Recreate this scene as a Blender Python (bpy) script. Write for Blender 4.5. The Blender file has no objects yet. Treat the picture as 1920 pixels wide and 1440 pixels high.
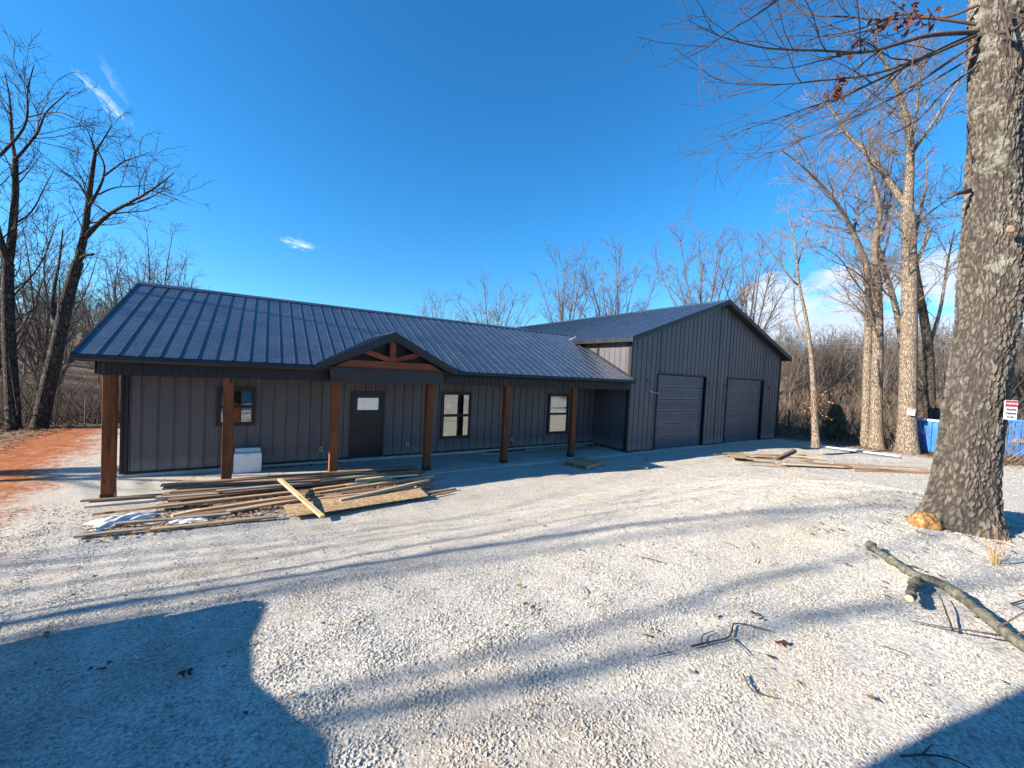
import bpy, math, random
import numpy as np
from mathutils import Vector, Matrix

SC = bpy.context.scene
COL = SC.collection

# ------------------------------------------------------------------ camera
CAM_LOC = (2.6066, -10.8291, 2.9523)
CR, CU, CF = (0.84721, -0.52878, 0.05119), (-0.02737, 0.05278, 0.99823), (0.53055, 0.84712, -0.03024)
cd = bpy.data.cameras.new('camera')
cam = bpy.data.objects.new('camera', cd)
COL.objects.link(cam)
cd.sensor_fit = 'HORIZONTAL'
cd.sensor_width = 36.0
cd.lens = 36.0 * 737.64 / 1920.0
cd.clip_start = 0.05
cd.clip_end = 2000
cam.matrix_world = Matrix(((CR[0], CU[0], -CF[0], CAM_LOC[0]), (CR[1], CU[1], -CF[1], CAM_LOC[1]),
                           (CR[2], CU[2], -CF[2], CAM_LOC[2]), (0, 0, 0, 1)))
SC.camera = cam

# ------------------------------------------------------------------ light
SUN_DIR = Vector((-2.30, 0.47, 1.0)).normalized()          # towards the sun
sun_el = math.asin(SUN_DIR.z)
sun_az = math.atan2(SUN_DIR.x, SUN_DIR.y)                  # clockwise from +y
sl = bpy.data.lights.new('sun', 'SUN')
sl.energy = 4.8
sl.angle = math.radians(0.53)
sl.color = (1.0, 0.885, 0.73)
so = bpy.data.objects.new('sun', sl)
COL.objects.link(so)
so.rotation_euler = SUN_DIR.to_track_quat('Z', 'Y').to_euler()
so.location = (-40, 10, 30)

SC.view_settings.view_transform = 'Standard'
SC.view_settings.look = 'None'
SC.view_settings.gamma = 1.0
SC.view_settings.use_curve_mapping = False
SC.view_settings.exposure = 1.5
SC.render.engine = 'CYCLES'
SC.cycles.max_bounces = 4
SC.cycles.diffuse_bounces = 2
SC.cycles.glossy_bounces = 2
SC.cycles.transmission_bounces = 1
SC.cycles.volume_bounces = 0
SC.cycles.caustics_reflective = False
SC.cycles.caustics_refractive = False
SC.cycles.use_adaptive_sampling = True
SC.cycles.adaptive_threshold = 0.03
SC.cycles.debug_use_spatial_splits = True
SC.cycles.use_denoising = True


class NT:
    """tiny node-tree helper"""
    def __init__(s, tree):
        s.t = tree
        s.n = tree.nodes
        s.l = tree.links
    def add(s, typ, **kw):
        nd = s.n.new(typ)
        for k, v in kw.items():
            if k.startswith('i_'):
                key = k[2:]
                key = int(key) if key.isdigit() else key.replace('_', ' ')
                s.set(nd.inputs[key], v)
            else:
                setattr(nd, k, v)
        return nd
    def set(s, inp, v):
        if isinstance(v, bpy.types.NodeSocket):
            s.l.new(v, inp)
        elif isinstance(v, bpy.types.Node):
            s.l.new(v.outputs[0], inp)
        else:
            if hasattr(inp.default_value, '__len__') and not hasattr(v, '__len__'):
                v = [v] * len(inp.default_value)
            if hasattr(inp.default_value, '__len__') and len(inp.default_value) == 4 and len(v) == 3:
                v = tuple(v) + (1,)
            inp.default_value = v
    def m(s, op, a, b=0.0, c=0.0, clamp=False):
        nd = s.n.new('ShaderNodeMath')
        nd.operation = op
        nd.use_clamp = clamp
        for i, v in enumerate((a, b, c)):
            s.set(nd.inputs[i], v)
        return nd.outputs[0]
    def vm(s, op, a, b=(0, 0, 0)):
        nd = s.n.new('ShaderNodeVectorMath')
        nd.operation = op
        s.set(nd.inputs[0], a)
        s.set(nd.inputs[1], b)
        return nd.outputs['Value'] if op in ('DOT_PRODUCT', 'LENGTH', 'DISTANCE') else nd.outputs[0]
    def mr(s, v, a, b, c=0.0, d=1.0, smooth=True):
        nd = s.n.new('ShaderNodeMapRange')
        nd.interpolation_type = 'SMOOTHSTEP' if smooth else 'LINEAR'
        for i, x in enumerate((v, a, b, c, d)):
            s.set(nd.inputs[i], x)
        return nd.outputs[0]
    def mix(s, fac, a, b, mode='MIX'):
        nd = s.n.new('ShaderNodeMix')
        nd.data_type = 'RGBA'
        nd.blend_type = mode
        s.set(nd.inputs[0], fac)
        s.set(nd.inputs[6], a)
        s.set(nd.inputs[7], b)
        return nd.outputs[2]
    def noise(s, vec, scale, detail=4, rough=0.55, out=0, dist=0.0):
        nd = s.n.new('ShaderNodeTexNoise')
        if vec is not None:
            s.set(nd.inputs['Vector'], vec)
        nd.inputs['Scale'].default_value = scale
        nd.inputs['Detail'].default_value = detail
        nd.inputs['Roughness'].default_value = rough
        nd.inputs['Distortion'].default_value = dist
        return nd.outputs[out]
    def vor(s, vec, scale, feature='F1', rand=1.0):
        nd = s.n.new('ShaderNodeTexVoronoi')
        nd.feature = feature
        if vec is not None:
            s.set(nd.inputs['Vector'], vec)
        nd.inputs['Scale'].default_value = scale
        nd.inputs['Randomness'].default_value = rand
        return nd
    def ramp(s, fac, stops, interp='LINEAR'):
        nd = s.n.new('ShaderNodeValToRGB')
        s.set(nd.inputs[0], fac)
        cr = nd.color_ramp
        cr.interpolation = interp
        while len(cr.elements) < len(stops):
            cr.elements.new(0.5)
        for e, (p, c) in zip(cr.elements, stops):
            e.position = p
            e.color = tuple(c) + (1,) if len(c) == 3 else c
        return nd.outputs[0]
    def scale(s, vec, sc):
        nd = s.n.new('ShaderNodeVectorMath')
        nd.operation = 'MULTIPLY'
        s.set(nd.inputs[0], vec)
        nd.inputs[1].default_value = sc
        return nd.outputs[0]
    def bump(s, h, strength=0.5, dist=0.01, normal=None):
        nd = s.n.new('ShaderNodeBump')
        s.set(nd.inputs['Height'], h)
        nd.inputs['Strength'].default_value = strength
        nd.inputs['Distance'].default_value = dist
        if normal is not None:
            s.set(nd.inputs['Normal'], normal)
        return nd.outputs[0]


# ------------------------------------------------------------------ world
w = bpy.data.worlds.new('World')
SC.world = w
w.use_nodes = True
q = NT(w.node_tree)
q.n.clear()
sky = q.add('ShaderNodeTexSky')
sky.sky_type = 'NISHITA'
sky.sun_disc = False
sky.sun_elevation = sun_el
sky.sun_rotation = sun_az
sky.altitude = 400
sky.air_density = 1.0
sky.dust_density = 0.12
sky.ozone_density = 3.0
tc = q.add('ShaderNodeTexCoord')
dirv = tc.outputs['Generated']
sep = q.add('ShaderNodeSeparateXYZ', i_0=dirv)
az = q.m('ARCTAN2', sep.outputs[0], sep.outputs[1])
el = q.m('ARCSINE', sep.outputs[2])
# phone-like colour of a clear winter sky
hs = q.add('ShaderNodeHueSaturation', i_Saturation=1.18, i_Value=1.0, i_Color=sky.outputs[0])
tint = q.mix(q.mr(el, 0.0, 0.42), (0.46, 0.76, 0.95), (0.39, 0.93, 1.10))
skycol = q.mix(1.0, hs.outputs[0], tint, 'MULTIPLY')
# clouds: low cumulus bank along the eastern horizon, thin wisps high up
p3 = q.add('ShaderNodeCombineXYZ', i_0=az, i_1=q.m('MULTIPLY', el, 2.1), i_2=0.0).outputs[0]
n1 = q.noise(p3, 5.2, 7, 0.56)
bank = q.m('MULTIPLY', q.mr(el, 0.05, 0.11), q.mr(el, 0.30, 0.15))
bank = q.m('MULTIPLY', bank, q.mr(az, 1.02, 1.12))
bank = q.m('MULTIPLY', bank, q.mr(az, 2.4, 1.75))
c1 = q.m('MULTIPLY', q.mr(q.m('ADD', n1, q.m('MULTIPLY', bank, 0.32)), 0.655, 0.80), q.mr(bank, 0.0, 0.25))
def wisp(a0, e0, ang, la, lb, amt, seed):
    da = q.m('SUBTRACT', az, a0)
    de = q.m('SUBTRACT', el, e0)
    ca, sa = math.cos(ang), math.sin(ang)
    uu = q.m('ADD', q.m('MULTIPLY', da, ca), q.m('MULTIPLY', de, sa))
    vv = q.m('SUBTRACT', q.m('MULTIPLY', de, ca), q.m('MULTIPLY', da, sa))
    nz = q.add('ShaderNodeCombineXYZ', i_0=q.m('MULTIPLY', uu, 40.0), i_1=q.m('MULTIPLY', vv, 110.0), i_2=seed).outputs[0]
    nn = q.noise(nz, 1.0, 5, 0.6)
    vv2 = q.m('ADD', vv, q.m('MULTIPLY', q.m('SUBTRACT', nn, 0.5), lb * 3.2))
    r2 = q.m('ADD', q.m('POWER', q.m('DIVIDE', uu, la), 2.0), q.m('POWER', q.m('DIVIDE', vv2, lb), 2.0))
    return q.m('MULTIPLY', q.m('MULTIPLY', q.mr(r2, 1.0, 0.0), q.mr(nn, 0.3, 0.7)), amt)
c2 = wisp(-0.250, 0.408, -0.62, 0.050, 0.010, 0.45, 1.0)
c3 = wisp(-0.240, 0.440, -0.95, 0.040, 0.008, 0.12, 5.0)
c4 = wisp(0.052, 0.2525, -0.1, 0.040, 0.011, 0.6, 9.0)
wis = q.m('ADD', q.m('ADD', c2, c3), c4, clamp=True)
shade = q.mr(q.noise(p3, 9.0, 4, 0.5), 0.3, 0.7, 0.72, 1.0)
cb = q.mix(shade, (2.2, 2.9, 4.0), (3.9, 4.25, 4.8))
skyc = q.mix(q.m('MULTIPLY', c1, 0.92), skycol, cb)
skyc = q.mix(wis, skyc, (6.0, 6.6, 7.2))
bg = q.add('ShaderNodeBackground', i_Color=skyc, i_Strength=0.084)
q.add('ShaderNodeOutputWorld', i_Surface=bg.outputs[0])

rng = np.random.default_rng(7)
random.seed(7)
TREE_A = [([(-5.22, 11.17, -1.0), (-5.32, 11.29, 0.79), (-5.52, 11.51, 3.29), (-5.6, 11.62, 4.87), (-5.6, 11.65, 6.02)], 0.21, 0.15), ([(-5.6, 11.65, 6.02), (-5.66, 11.32, 6.69), (-5.72, 11.0, 7.62), (-5.75, 10.66, 8.79)], 0.11, 0.05), ([(-5.6, 11.65, 6.02), (-5.52, 11.63, 6.78), (-5.48, 11.65, 7.89), (-5.45, 11.65, 8.56), (-5.49, 11.72, 9.89)], 0.13, 0.08), ([(-5.49, 11.72, 9.89), (-5.8, 12.27, 10.87), (-6.0, 12.76, 12.34), (-6.38, 13.36, 13.64)], 0.06, 0.015), ([(-5.49, 11.72, 9.89), (-5.13, 11.33, 10.2), (-4.58, 10.83, 10.87), (-4.44, 10.59, 11.37), (-3.63, 9.93, 12.08)], 0.05, 0.012), ([(-5.57, 10.94, 9.66), (-4.79, 10.34, 10.55), (-4.63, 10.11, 11.16), (-4.63, 9.98, 11.7), (-4.37, 9.7, 12.58)], 0.05, 0.012), ([(-4.65, 10.18, 10.96), (-3.98, 9.52, 11.03), (-3.44, 8.94, 10.95), (-2.92, 8.37, 10.59)], 0.025, 0.008), ([(-5.47, 11.63, 7.49), (-5.17, 12.05, 8.09), (-5.03, 12.6, 9.34), (-4.99, 13.2, 10.22)], 0.035, 0.01), ([(-5.5, 11.54, 4.72), (-5.02, 11.67, 5.61), (-4.69, 11.9, 6.73), (-4.53, 12.25, 8.32)], 0.03, 0.01), ([(-5.6, 11.65, 6.02), (-5.95, 11.67, 7.0), (-6.06, 11.6, 9.63), (-5.83, 11.29, 11.44)], 0.08, 0.015)]
TREE_B = [([(-4.67, 11.07, -0.78), (-4.39, 10.96, 1.15), (-4.11, 10.84, 2.75), (-3.78, 10.71, 5.02), (-3.5, 10.59, 6.28)], 0.25, 0.17), ([(-3.5, 10.59, 6.28), (-3.31, 10.5, 7.25), (-3.24, 10.49, 8.3), (-3.16, 10.49, 9.41), (-3.06, 10.45, 10.39)], 0.13, 0.055), ([(-3.06, 10.45, 10.39), (-2.82, 10.63, 11.21), (-2.72, 10.88, 11.82)], 0.035, 0.01), ([(-3.06, 10.45, 10.39), (-3.09, 10.19, 10.73), (-3.2, 9.98, 11.11)], 0.035, 0.01), ([(-3.24, 10.49, 8.3), (-2.9, 10.15, 8.87), (-2.65, 9.87, 9.44), (-2.62, 9.72, 9.85), (-2.8, 9.7, 10.21)], 0.06, 0.02), ([(-2.63, 9.8, 9.42), (-1.99, 9.18, 9.89), (-1.55, 8.67, 9.95), (-1.08, 8.14, 10.04)], 0.035, 0.008), ([(-3.29, 10.49, 7.19), (-2.58, 9.83, 8.0), (-1.81, 9.13, 8.41), (-1.08, 8.45, 8.83), (-0.68, 7.97, 9.07), (-0.31, 7.52, 9.34)], 0.085, 0.012), ([(-1.08, 8.45, 8.83), (-0.42, 7.8, 8.56), (0.12, 7.21, 8.23)], 0.03, 0.007), ([(-3.21, 10.48, 8.56), (-3.71, 11.22, 9.4), (-4.3, 12.0, 9.89), (-4.78, 12.71, 10.22)], 0.045, 0.01), ([(-2.84, 10.02, 8.74), (-2.48, 10.29, 9.23), (-1.99, 10.46, 9.44), (-1.48, 10.62, 9.75)], 0.03, 0.008), ([(-3.5, 10.59, 6.28), (-3.27, 10.33, 6.5), (-2.96, 10.02, 6.52)], 0.06, 0.05), ([(-4.0, 10.79, 3.24), (-4.5, 11.64, 4.87), (-4.47, 12.14, 6.2), (-4.55, 12.71, 7.81)], 0.09, 0.02)]
TREE_R3 = [([(29.34, -4.9, -0.01), (29.32, -4.8, 2.32), (29.28, -4.66, 5.45), (29.25, -4.57, 7.55), (29.18, -4.44, 9.9), (29.06, -4.3, 11.72)], 0.37, 0.27), ([(29.06, -4.3, 11.72), (28.85, -4.32, 12.84), (28.64, -4.32, 15.02), (28.21, -4.19, 16.25), (27.49, -3.9, 17.46), (26.63, -3.51, 18.8), (26.11, -3.37, 19.16)], 0.22, 0.04), ([(29.12, -4.23, 14.6), (28.98, -4.57, 15.12), (28.8, -4.89, 15.42), (28.82, -5.32, 16.34), (28.85, -5.74, 17.21)], 0.1, 0.03), ([(29.01, -4.26, 12.11), (29.01, -4.04, 12.44), (28.48, -3.47, 13.78), (27.87, -2.85, 14.97), (27.4, -2.33, 15.68), (27.0, -1.84, 16.82), (26.69, -1.42, 17.7)], 0.16, 0.03), ([(29.24, -4.52, 8.59), (29.28, -4.7, 9.26), (29.61, -5.03, 10.82)], 0.1, 0.07), ([(29.04, -4.32, 10.93), (29.59, -3.83, 12.0), (29.89, -3.21, 12.68), (30.27, -2.63, 13.4)], 0.06, 0.015), ([(29.1, -4.2, 15.23), (29.76, -4.17, 16.54), (30.27, -4.04, 18.27), (30.82, -3.92, 20.18)], 0.08, 0.02), ([(29.12, -4.37, 10.68), (30.85, -4.62, 12.08), (32.49, -4.83, 12.98), (34.16, -5.05, 14.21)], 0.06, 0.015)]
TREE_R2 = [([(29.66, -3.68, -0.05), (29.58, -3.54, 2.55), (29.58, -3.4, 6.28), (29.41, -3.2, 9.05)], 0.28, 0.2), ([(29.41, -3.2, 9.05), (29.1, -3.07, 10.39), (29.17, -3.19, 11.55), (29.12, -3.26, 12.06), (28.61, -3.0, 13.73), (28.19, -2.81, 15.1)], 0.18, 0.03), ([(29.23, -3.04, 10.43), (30.14, -3.17, 11.51), (30.79, -3.14, 12.8), (31.29, -3.01, 14.42)], 0.08, 0.02), ([(29.49, -3.29, 7.75), (28.44, -3.0, 8.72), (27.32, -2.67, 9.12), (26.22, -2.38, 9.24)], 0.05, 0.012)]
TREE_R2B = [([(29.94, -3.15, -0.09), (29.93, -2.98, 4.43), (29.89, -2.8, 8.72), (29.69, -2.64, 9.85)], 0.2, 0.16), ([(29.69, -2.64, 9.85), (28.69, -2.34, 11.21), (27.79, -2.12, 12.16), (26.62, -1.73, 13.14), (25.25, -1.22, 14.05), (23.99, -0.79, 14.58)], 0.14, 0.02), ([(28.84, -2.29, 11.25), (29.34, -2.3, 12.98), (29.26, -1.96, 14.5), (29.23, -1.66, 15.75)], 0.07, 0.015), ([(29.65, -2.92, 7.82), (28.32, -2.61, 8.63), (27.13, -2.37, 9.69), (25.64, -1.99, 10.0)], 0.05, 0.01)]
TREE_R4 = [([(33.47, -4.89, -0.08), (33.39, -4.76, 2.02), (33.28, -4.58, 5.13), (33.0, -4.34, 7.03), (32.63, -4.04, 8.96), (32.38, -3.82, 10.7)], 0.28, 0.14), ([(33.27, -4.56, 5.51), (34.26, -4.71, 7.65), (34.94, -4.65, 10.14), (35.75, -4.69, 12.4)], 0.1, 0.03), ([(32.38, -3.82, 10.7), (33.11, -3.81, 12.91), (33.91, -3.84, 14.88), (34.21, -3.58, 16.57)], 0.1, 0.02)]
TREE_R5 = [([(34.2, -3.58, -0.38), (34.27, -3.51, 2.81), (34.11, -3.31, 5.7), (33.62, -2.91, 8.29), (32.92, -2.39, 10.52), (32.53, -2.1, 12.06)], 0.2, 0.12), ([(32.92, -2.39, 10.52), (33.61, -2.47, 12.2), (34.0, -2.34, 14.22)], 0.07, 0.02), ([(33.62, -2.91, 8.29), (32.66, -2.49, 8.92), (31.63, -2.0, 10.05), (30.87, -1.69, 10.88)], 0.06, 0.015)]
TREE_R1 = [([(23.42, -3.3, 0.32), (23.18, -3.02, 4.05), (22.91, -2.78, 6.01), (22.56, -2.5, 7.57), (22.5, -2.44, 8.35), (22.37, -2.31, 9.53), (22.07, -2.09, 10.7)], 0.13, 0.02), ([(22.52, -2.48, 7.5), (22.22, -2.43, 7.6), (21.46, -2.07, 8.46), (20.76, -1.76, 9.25), (20.43, -1.69, 9.49)], 0.045, 0.012), ([(23.01, -2.88, 4.99), (23.01, -2.72, 5.0), (22.77, -2.37, 6.03), (22.84, -2.21, 7.43)], 0.05, 0.03), ([(22.5, -2.44, 8.35), (23.0, -2.47, 9.56), (23.4, -2.44, 10.86)], 0.03, 0.01)]
BIG_TRUNK = [(10.58, -9.68, 1.29), (10.56, -9.66, 1.83), (10.61, -9.66, 2.54), (10.68, -9.67, 3.26), (10.74, -9.69, 3.97), (10.75, -9.66, 5.04), (10.77, -9.63, 6.11), (10.77, -9.59, 7.17), (10.73, -9.53, 8.24), (10.71, -9.47, 9.66)]
BIG_BR = [([(10.43, -9.42, 7.75), (9.87, -9.16, 7.63), (9.46, -9.0, 7.45), (8.96, -8.78, 7.21), (8.46, -8.56, 7.14), (7.88, -8.29, 7.06), (7.51, -8.15, 7.01), (7.14, -8.01, 7.05), (6.79, -7.87, 7.1)], 0.045, 0.006), ([(10.43, -9.42, 7.73), (9.76, -8.94, 7.34), (9.43, -8.65, 7.21), (8.96, -8.28, 7.16), (8.49, -7.91, 7.11), (8.11, -7.59, 7.15), (7.87, -7.36, 7.36)], 0.035, 0.006), ([(10.44, -9.42, 7.71), (9.52, -8.91, 7.17), (8.95, -8.62, 6.79), (8.49, -8.39, 6.56), (8.04, -8.16, 6.33), (7.65, -7.97, 6.14)], 0.035, 0.006), ([(10.43, -9.42, 7.85), (10.05, -9.02, 8.04), (9.7, -8.64, 8.08), (9.51, -8.35, 8.27), (9.21, -8.0, 8.38), (9.12, -7.78, 8.67), (8.93, -7.49, 8.98)], 0.03, 0.006), ([(10.45, -9.38, 9.31), (9.24, -8.77, 8.76), (8.41, -8.41, 8.25), (7.8, -8.18, 7.7), (7.49, -8.13, 7.42), (7.13, -8.05, 7.14), (6.77, -7.97, 6.81), (6.43, -7.9, 6.57)], 0.05, 0.006), ([(10.44, -9.43, 7.61), (9.87, -8.93, 7.04), (9.56, -8.58, 6.82), (9.28, -8.24, 6.65), (9.06, -7.94, 6.53), (8.83, -7.64, 6.46)], 0.03, 0.006), ([(10.44, -9.44, 7.45), (10.28, -9.02, 7.23), (10.2, -8.64, 7.23), (10.08, -8.25, 7.05), (10.04, -7.91, 6.92)], 0.025, 0.006), ([(10.47, -9.41, 8.6), (9.82, -8.95, 8.68), (9.16, -8.48, 8.48), (8.61, -8.07, 8.64), (7.93, -7.59, 8.35)], 0.04, 0.006), ([(10.45, -9.42, 8.11), (10.3, -9.09, 8.06), (10.13, -8.74, 8.37), (9.81, -8.3, 8.21), (9.5, -7.88, 8.28), (9.11, -7.4, 7.92)], 0.03, 0.006), ([(10.48, -9.46, 7.33), (10.6, -9.13, 7.23), (10.78, -8.84, 7.0), (10.7, -8.38, 6.95), (10.78, -8.02, 6.79)], 0.022, 0.006), ([(10.42, -9.65, 7.59), (10.24, -9.79, 7.44), (10.08, -9.92, 7.42), (10.03, -10.12, 7.54)], 0.05, 0.006), ([(10.12, -9.63, 7.97), (10.19, -9.73, 7.42), (10.19, -9.78, 7.13), (10.11, -9.79, 6.84)], 0.03, 0.006)]
PILE1 = [((0.82, -0.11, 0.24), (6.11, -0.39, 0.24), 0.14, 0.04, 'brown', 0), ((0.87, -0.23, 0.2), (6.24, -0.64, 0.2), 0.14, 0.04, 'brown', 0), ((1.02, -0.43, 0.16), (6.35, -0.69, 0.16), 0.14, 0.04, 'brown', 0), ((0.89, -0.35, 0.12), (3.32, -0.56, 0.14), 0.14, 0.04, 'grey', 0), ((1.79, -0.74, 0.18), (3.58, -0.77, 0.18), 0.09, 0.04, 'grey', 0), ((0.83, -0.58, 0.12), (1.85, -0.71, 0.12), 0.14, 0.04, 'grey', 0), ((-0.35, -0.09, 0.06), (0.96, -0.24, 0.07), 0.09, 0.04, 'brown', 0), ((1.04, -0.78, 0.1), (3.15, -0.71, 0.1), 0.19, 0.04, 'brown', 0), ((0.06, -1.03, 0.06), (3.13, -1.16, 0.12), 0.09, 0.04, 'tan', 0), ((1.23, -1.63, 0.05), (1.61, -1.5, 0.06), 0.09, 0.09, 'yellow', 0), ((1.62, -1.56, 0.07), (6.45, -1.02, 0.13), 0.09, 0.09, 'tan', 0), ((2.05, -1.78, 0.06), (3.36, -1.59, 0.08), 0.14, 0.04, 'tan', 0), ((1.3, -1.72, 0.04), (2.42, -1.66, 0.04), 0.14, 0.04, 'brown', 0), ((0.52, -1.72, 0.05), (2.11, -1.91, 0.05), 0.09, 0.04, 'grey', 0), ((0.13, -2.07, 0.04), (1.03, -2.13, 0.04), 0.09, 0.04, 'grey', 0), ((1.04, -2.21, 0.04), (2.86, -2.36, 0.04), 0.09, 0.04, 'tan', 0), ((4.0, -2.04, 0.1), (6.11, -1.6, 0.2), 0.09, 0.06, 'pale', 0), ((3.51, -1.73, 0.08), (5.68, -1.74, 0.1), 0.09, 0.04, 'tan', 0), ((3.58, -1.13, 0.12), (4.35, -1.04, 0.12), 0.09, 0.04, 'orange', 0), ((4.54, -0.84, 0.15), (5.4, -0.75, 0.15), 0.1, 0.1, 'yellow', 0), ((4.26, -1.05, 0.12), (4.76, -0.96, 0.12), 0.1, 0.08, 'yellow', 0), ((5.35, -0.96, 0.18), (6.03, -1.0, 0.18), 0.05, 0.03, 'white', 0), ((3.75, -0.77, 0.2), (5.28, -0.63, 0.2), 0.09, 0.04, 'grey', 0), ((5.75, -1.62, 0.06), (6.34, -1.41, 0.06), 0.09, 0.04, 'tan', 0), ((5.6, -1.76, 0.04), (6.21, -1.59, 0.04), 0.09, 0.04, 'tan', 0), ((5.78, -2.11, 0.03), (6.65, -2.02, 0.03), 0.07, 0.04, 'brown', 0), ((5.92, -2.3, 0.03), (6.41, -2.25, 0.03), 0.05, 0.03, 'brown', 0), ((2.93, -0.92, 0.36), (3.58, -2.8, 0.08), 0.09, 0.045, 'yellow', 0), ((2.88, -1.53, 0.1), (3.67, -1.55, 0.1), 0.14, 0.04, 'brown', 0), ((2.51, -1.7, 0.06), (4.1, -1.55, 0.07), 0.14, 0.04, 'brown', 0)]
PILE2 = [((19.54, -3.68, 0.1), (23.43, -6.84, 0.1), 0.14, 0.04, 'tan', 0), ((18.89, -3.73, 0.1), (21.83, -5.75, 0.1), 0.19, 0.04, 'grey', 0), ((19.95, -4.33, 0.13), (21.04, -5.25, 0.13), 0.19, 0.04, 'brown', 0), ((20.91, -4.76, 0.13), (23.99, -6.67, 0.13), 0.09, 0.04, 'tan', 0), ((20.65, -5.48, 0.1), (23.14, -6.9, 0.1), 0.09, 0.09, 'brown', 0), ((18.46, -2.0, 0.1), (20.09, -3.07, 0.1), 0.19, 0.04, 'tan', 0), ((21.03, -2.95, 0.1), (21.98, -4.12, 0.1), 0.09, 0.04, 'orange', 0), ((18.42, -2.9, 0.12), (19.35, -3.79, 0.12), 0.19, 0.04, 'tan', 0), ((19.5, -2.56, 0.1), (21.96, -3.48, 0.1), 0.09, 0.04, 'brown', 0), ((19.41, -3.44, 0.12), (20.51, -3.65, 0.47), 0.14, 0.14, 'dark', 0), ((17.44, -3.22, 0.1), (18.78, -4.04, 0.1), 0.09, 0.04, 'tan', 0), ((17.91, -1.93, 0.1), (18.76, -2.21, 0.1), 0.09, 0.04, 'dark', 0), ((24.81, -2.15, 0.1), (25.17, -2.67, 0.1), 0.19, 0.04, 'tan', 0), ((18.89, -3.99, 0.1), (20.81, -5.12, 0.1), 0.14, 0.04, 'pale', 0), ((12.65, -2.08, 0.1), (13.07, -2.53, 0.1), 0.1, 0.03, 'yellow', 0)]

# ================================================================== materials
def new_mat(name):
    m = bpy.data.materials.new(name)
    m.use_nodes = True
    k = NT(m.node_tree)
    k.n.clear()
    b = k.add('ShaderNodeBsdfPrincipled')
    o = k.add('ShaderNodeOutputMaterial')
    k.l.new(b.outputs[0], o.inputs[0])
    return m, k, b

def simple(name, col, rough=0.5, metal=0.0, spec=0.5, var=0.12, nscale=6.0, bump=0.0, bscale=60.0):
    m, k, b = new_mat(name)
    tcn = k.add('ShaderNodeTexCoord').outputs['Object']
    n = k.noise(tcn, nscale, 5, 0.6)
    c = k.mix(k.mr(n, 0.3, 0.7), tuple(x * (1 - var) for x in col), tuple(min(1, x * (1 + var)) for x in col))
    k.set(b.inputs['Base Color'], c)
    k.set(b.inputs['Roughness'], k.mr(k.noise(tcn, nscale * 2.3, 3), 0.3, 0.7, rough * 0.88, min(1, rough * 1.12)))
    b.inputs['Metallic'].default_value = metal
    b.inputs['Specular IOR Level'].default_value = spec
    if bump:
        k.set(b.inputs['Normal'], k.bump(k.noise(tcn, bscale, 4), bump, 0.01))
    return m

def wood_mat(name, ca, cb, rough=0.75, knots=True):
    m, k, b = new_mat(name)
    tcn = k.add('ShaderNodeTexCoord').outputs['Object']
    oi = k.add('ShaderNodeObjectInfo')
    off = k.add('ShaderNodeCombineXYZ', i_0=k.m('MULTIPLY', oi.outputs['Random'], 37.0), i_1=k.m('MULTIPLY', oi.outputs['Random'], 11.0), i_2=0.0).outputs[0]
    v = k.vm('ADD', tcn, off)
    g1 = k.noise(k.scale(v, (2.2, 45, 45)), 1.0, 5, 0.65, dist=0.4)
    g2 = k.noise(k.scale(v, (0.9, 7, 7)), 1.0, 3, 0.5)
    f = k.m('ADD', k.m('MULTIPLY', g1, 0.65), k.m('MULTIPLY', g2, 0.45))
    c = k.ramp(f, [(0.36, ca), (0.66, cb)])
    if knots:
        vo = k.vor(k.scale(v, (1.5, 5.2, 5.2)), 1.0)
        kn = k.mr(vo.outputs['Distance'], 0.16, 0.07)
        c = k.mix(k.m('MULTIPLY', kn, 0.85), c, tuple(x * 0.18 for x in ca))
    br = k.mr(oi.outputs['Random'], 0, 1, 0.8, 1.15, smooth=False)
    c = k.mix(1.0, c, k.add('ShaderNodeCombineXYZ', i_0=br, i_1=br, i_2=br).outputs[0], 'MULTIPLY')
    k.set(b.inputs['Base Color'], c)
    b.inputs['Roughness'].default_value = rough
    b.inputs['Specular IOR Level'].default_value = 0.25
    k.set(b.inputs['Normal'], k.bump(g1, 0.5, 0.004))
    return m

def metal_paint(name, col, rough, bump=0.25, spec=0.5, dust=0.1, splash=0.0):
    m, k, b = new_mat(name)
    geo = k.add('ShaderNodeNewGeometry').outputs['Position']
    oi = k.add('ShaderNodeObjectInfo').outputs['Random']
    n = k.noise(geo, 1.3, 5, 0.6)
    n2 = k.noise(k.scale(geo, (9, 9, 1.2)), 1.0, 5, 0.6)
    f = k.m('ADD', k.m('MULTIPLY', n, 0.5), k.m('MULTIPLY', n2, 0.5))
    c = k.mix(k.mr(f, 0.35, 0.7), tuple(x * (1 - dust) for x in col), tuple(x * (1 + dust) + 0.006 for x in col))
    br = k.mr(oi, 0, 1, 0.94, 1.06, smooth=False)
    c = k.mix(1.0, c, k.add('ShaderNodeCombineXYZ', i_0=br, i_1=br, i_2=br).outputs[0], 'MULTIPLY')
    if splash:      # limestone dust splashed up by rain on the foot of the wall
        zz = k.add('ShaderNodeSeparateXYZ', i_0=geo).outputs[2]
        hgt = k.m('ADD', zz, k.m('MULTIPLY', k.noise(geo, 7.0, 5, 0.7), -0.55))
        c = k.mix(k.m('MULTIPLY', k.mr(hgt, 0.22, -0.22), splash), c, (0.30, 0.26, 0.22))
    k.set(b.inputs['Base Color'], c)
    k.set(b.inputs['Roughness'], k.mr(n2, 0.3, 0.75, rough * 0.85, rough * 1.2))
    b.inputs['Specular IOR Level'].default_value = spec
    h = k.noise(geo, 2.4, 2, 0.5)
    k.set(b.inputs['Normal'], k.bump(h, bump, 0.02))
    return m

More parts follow.
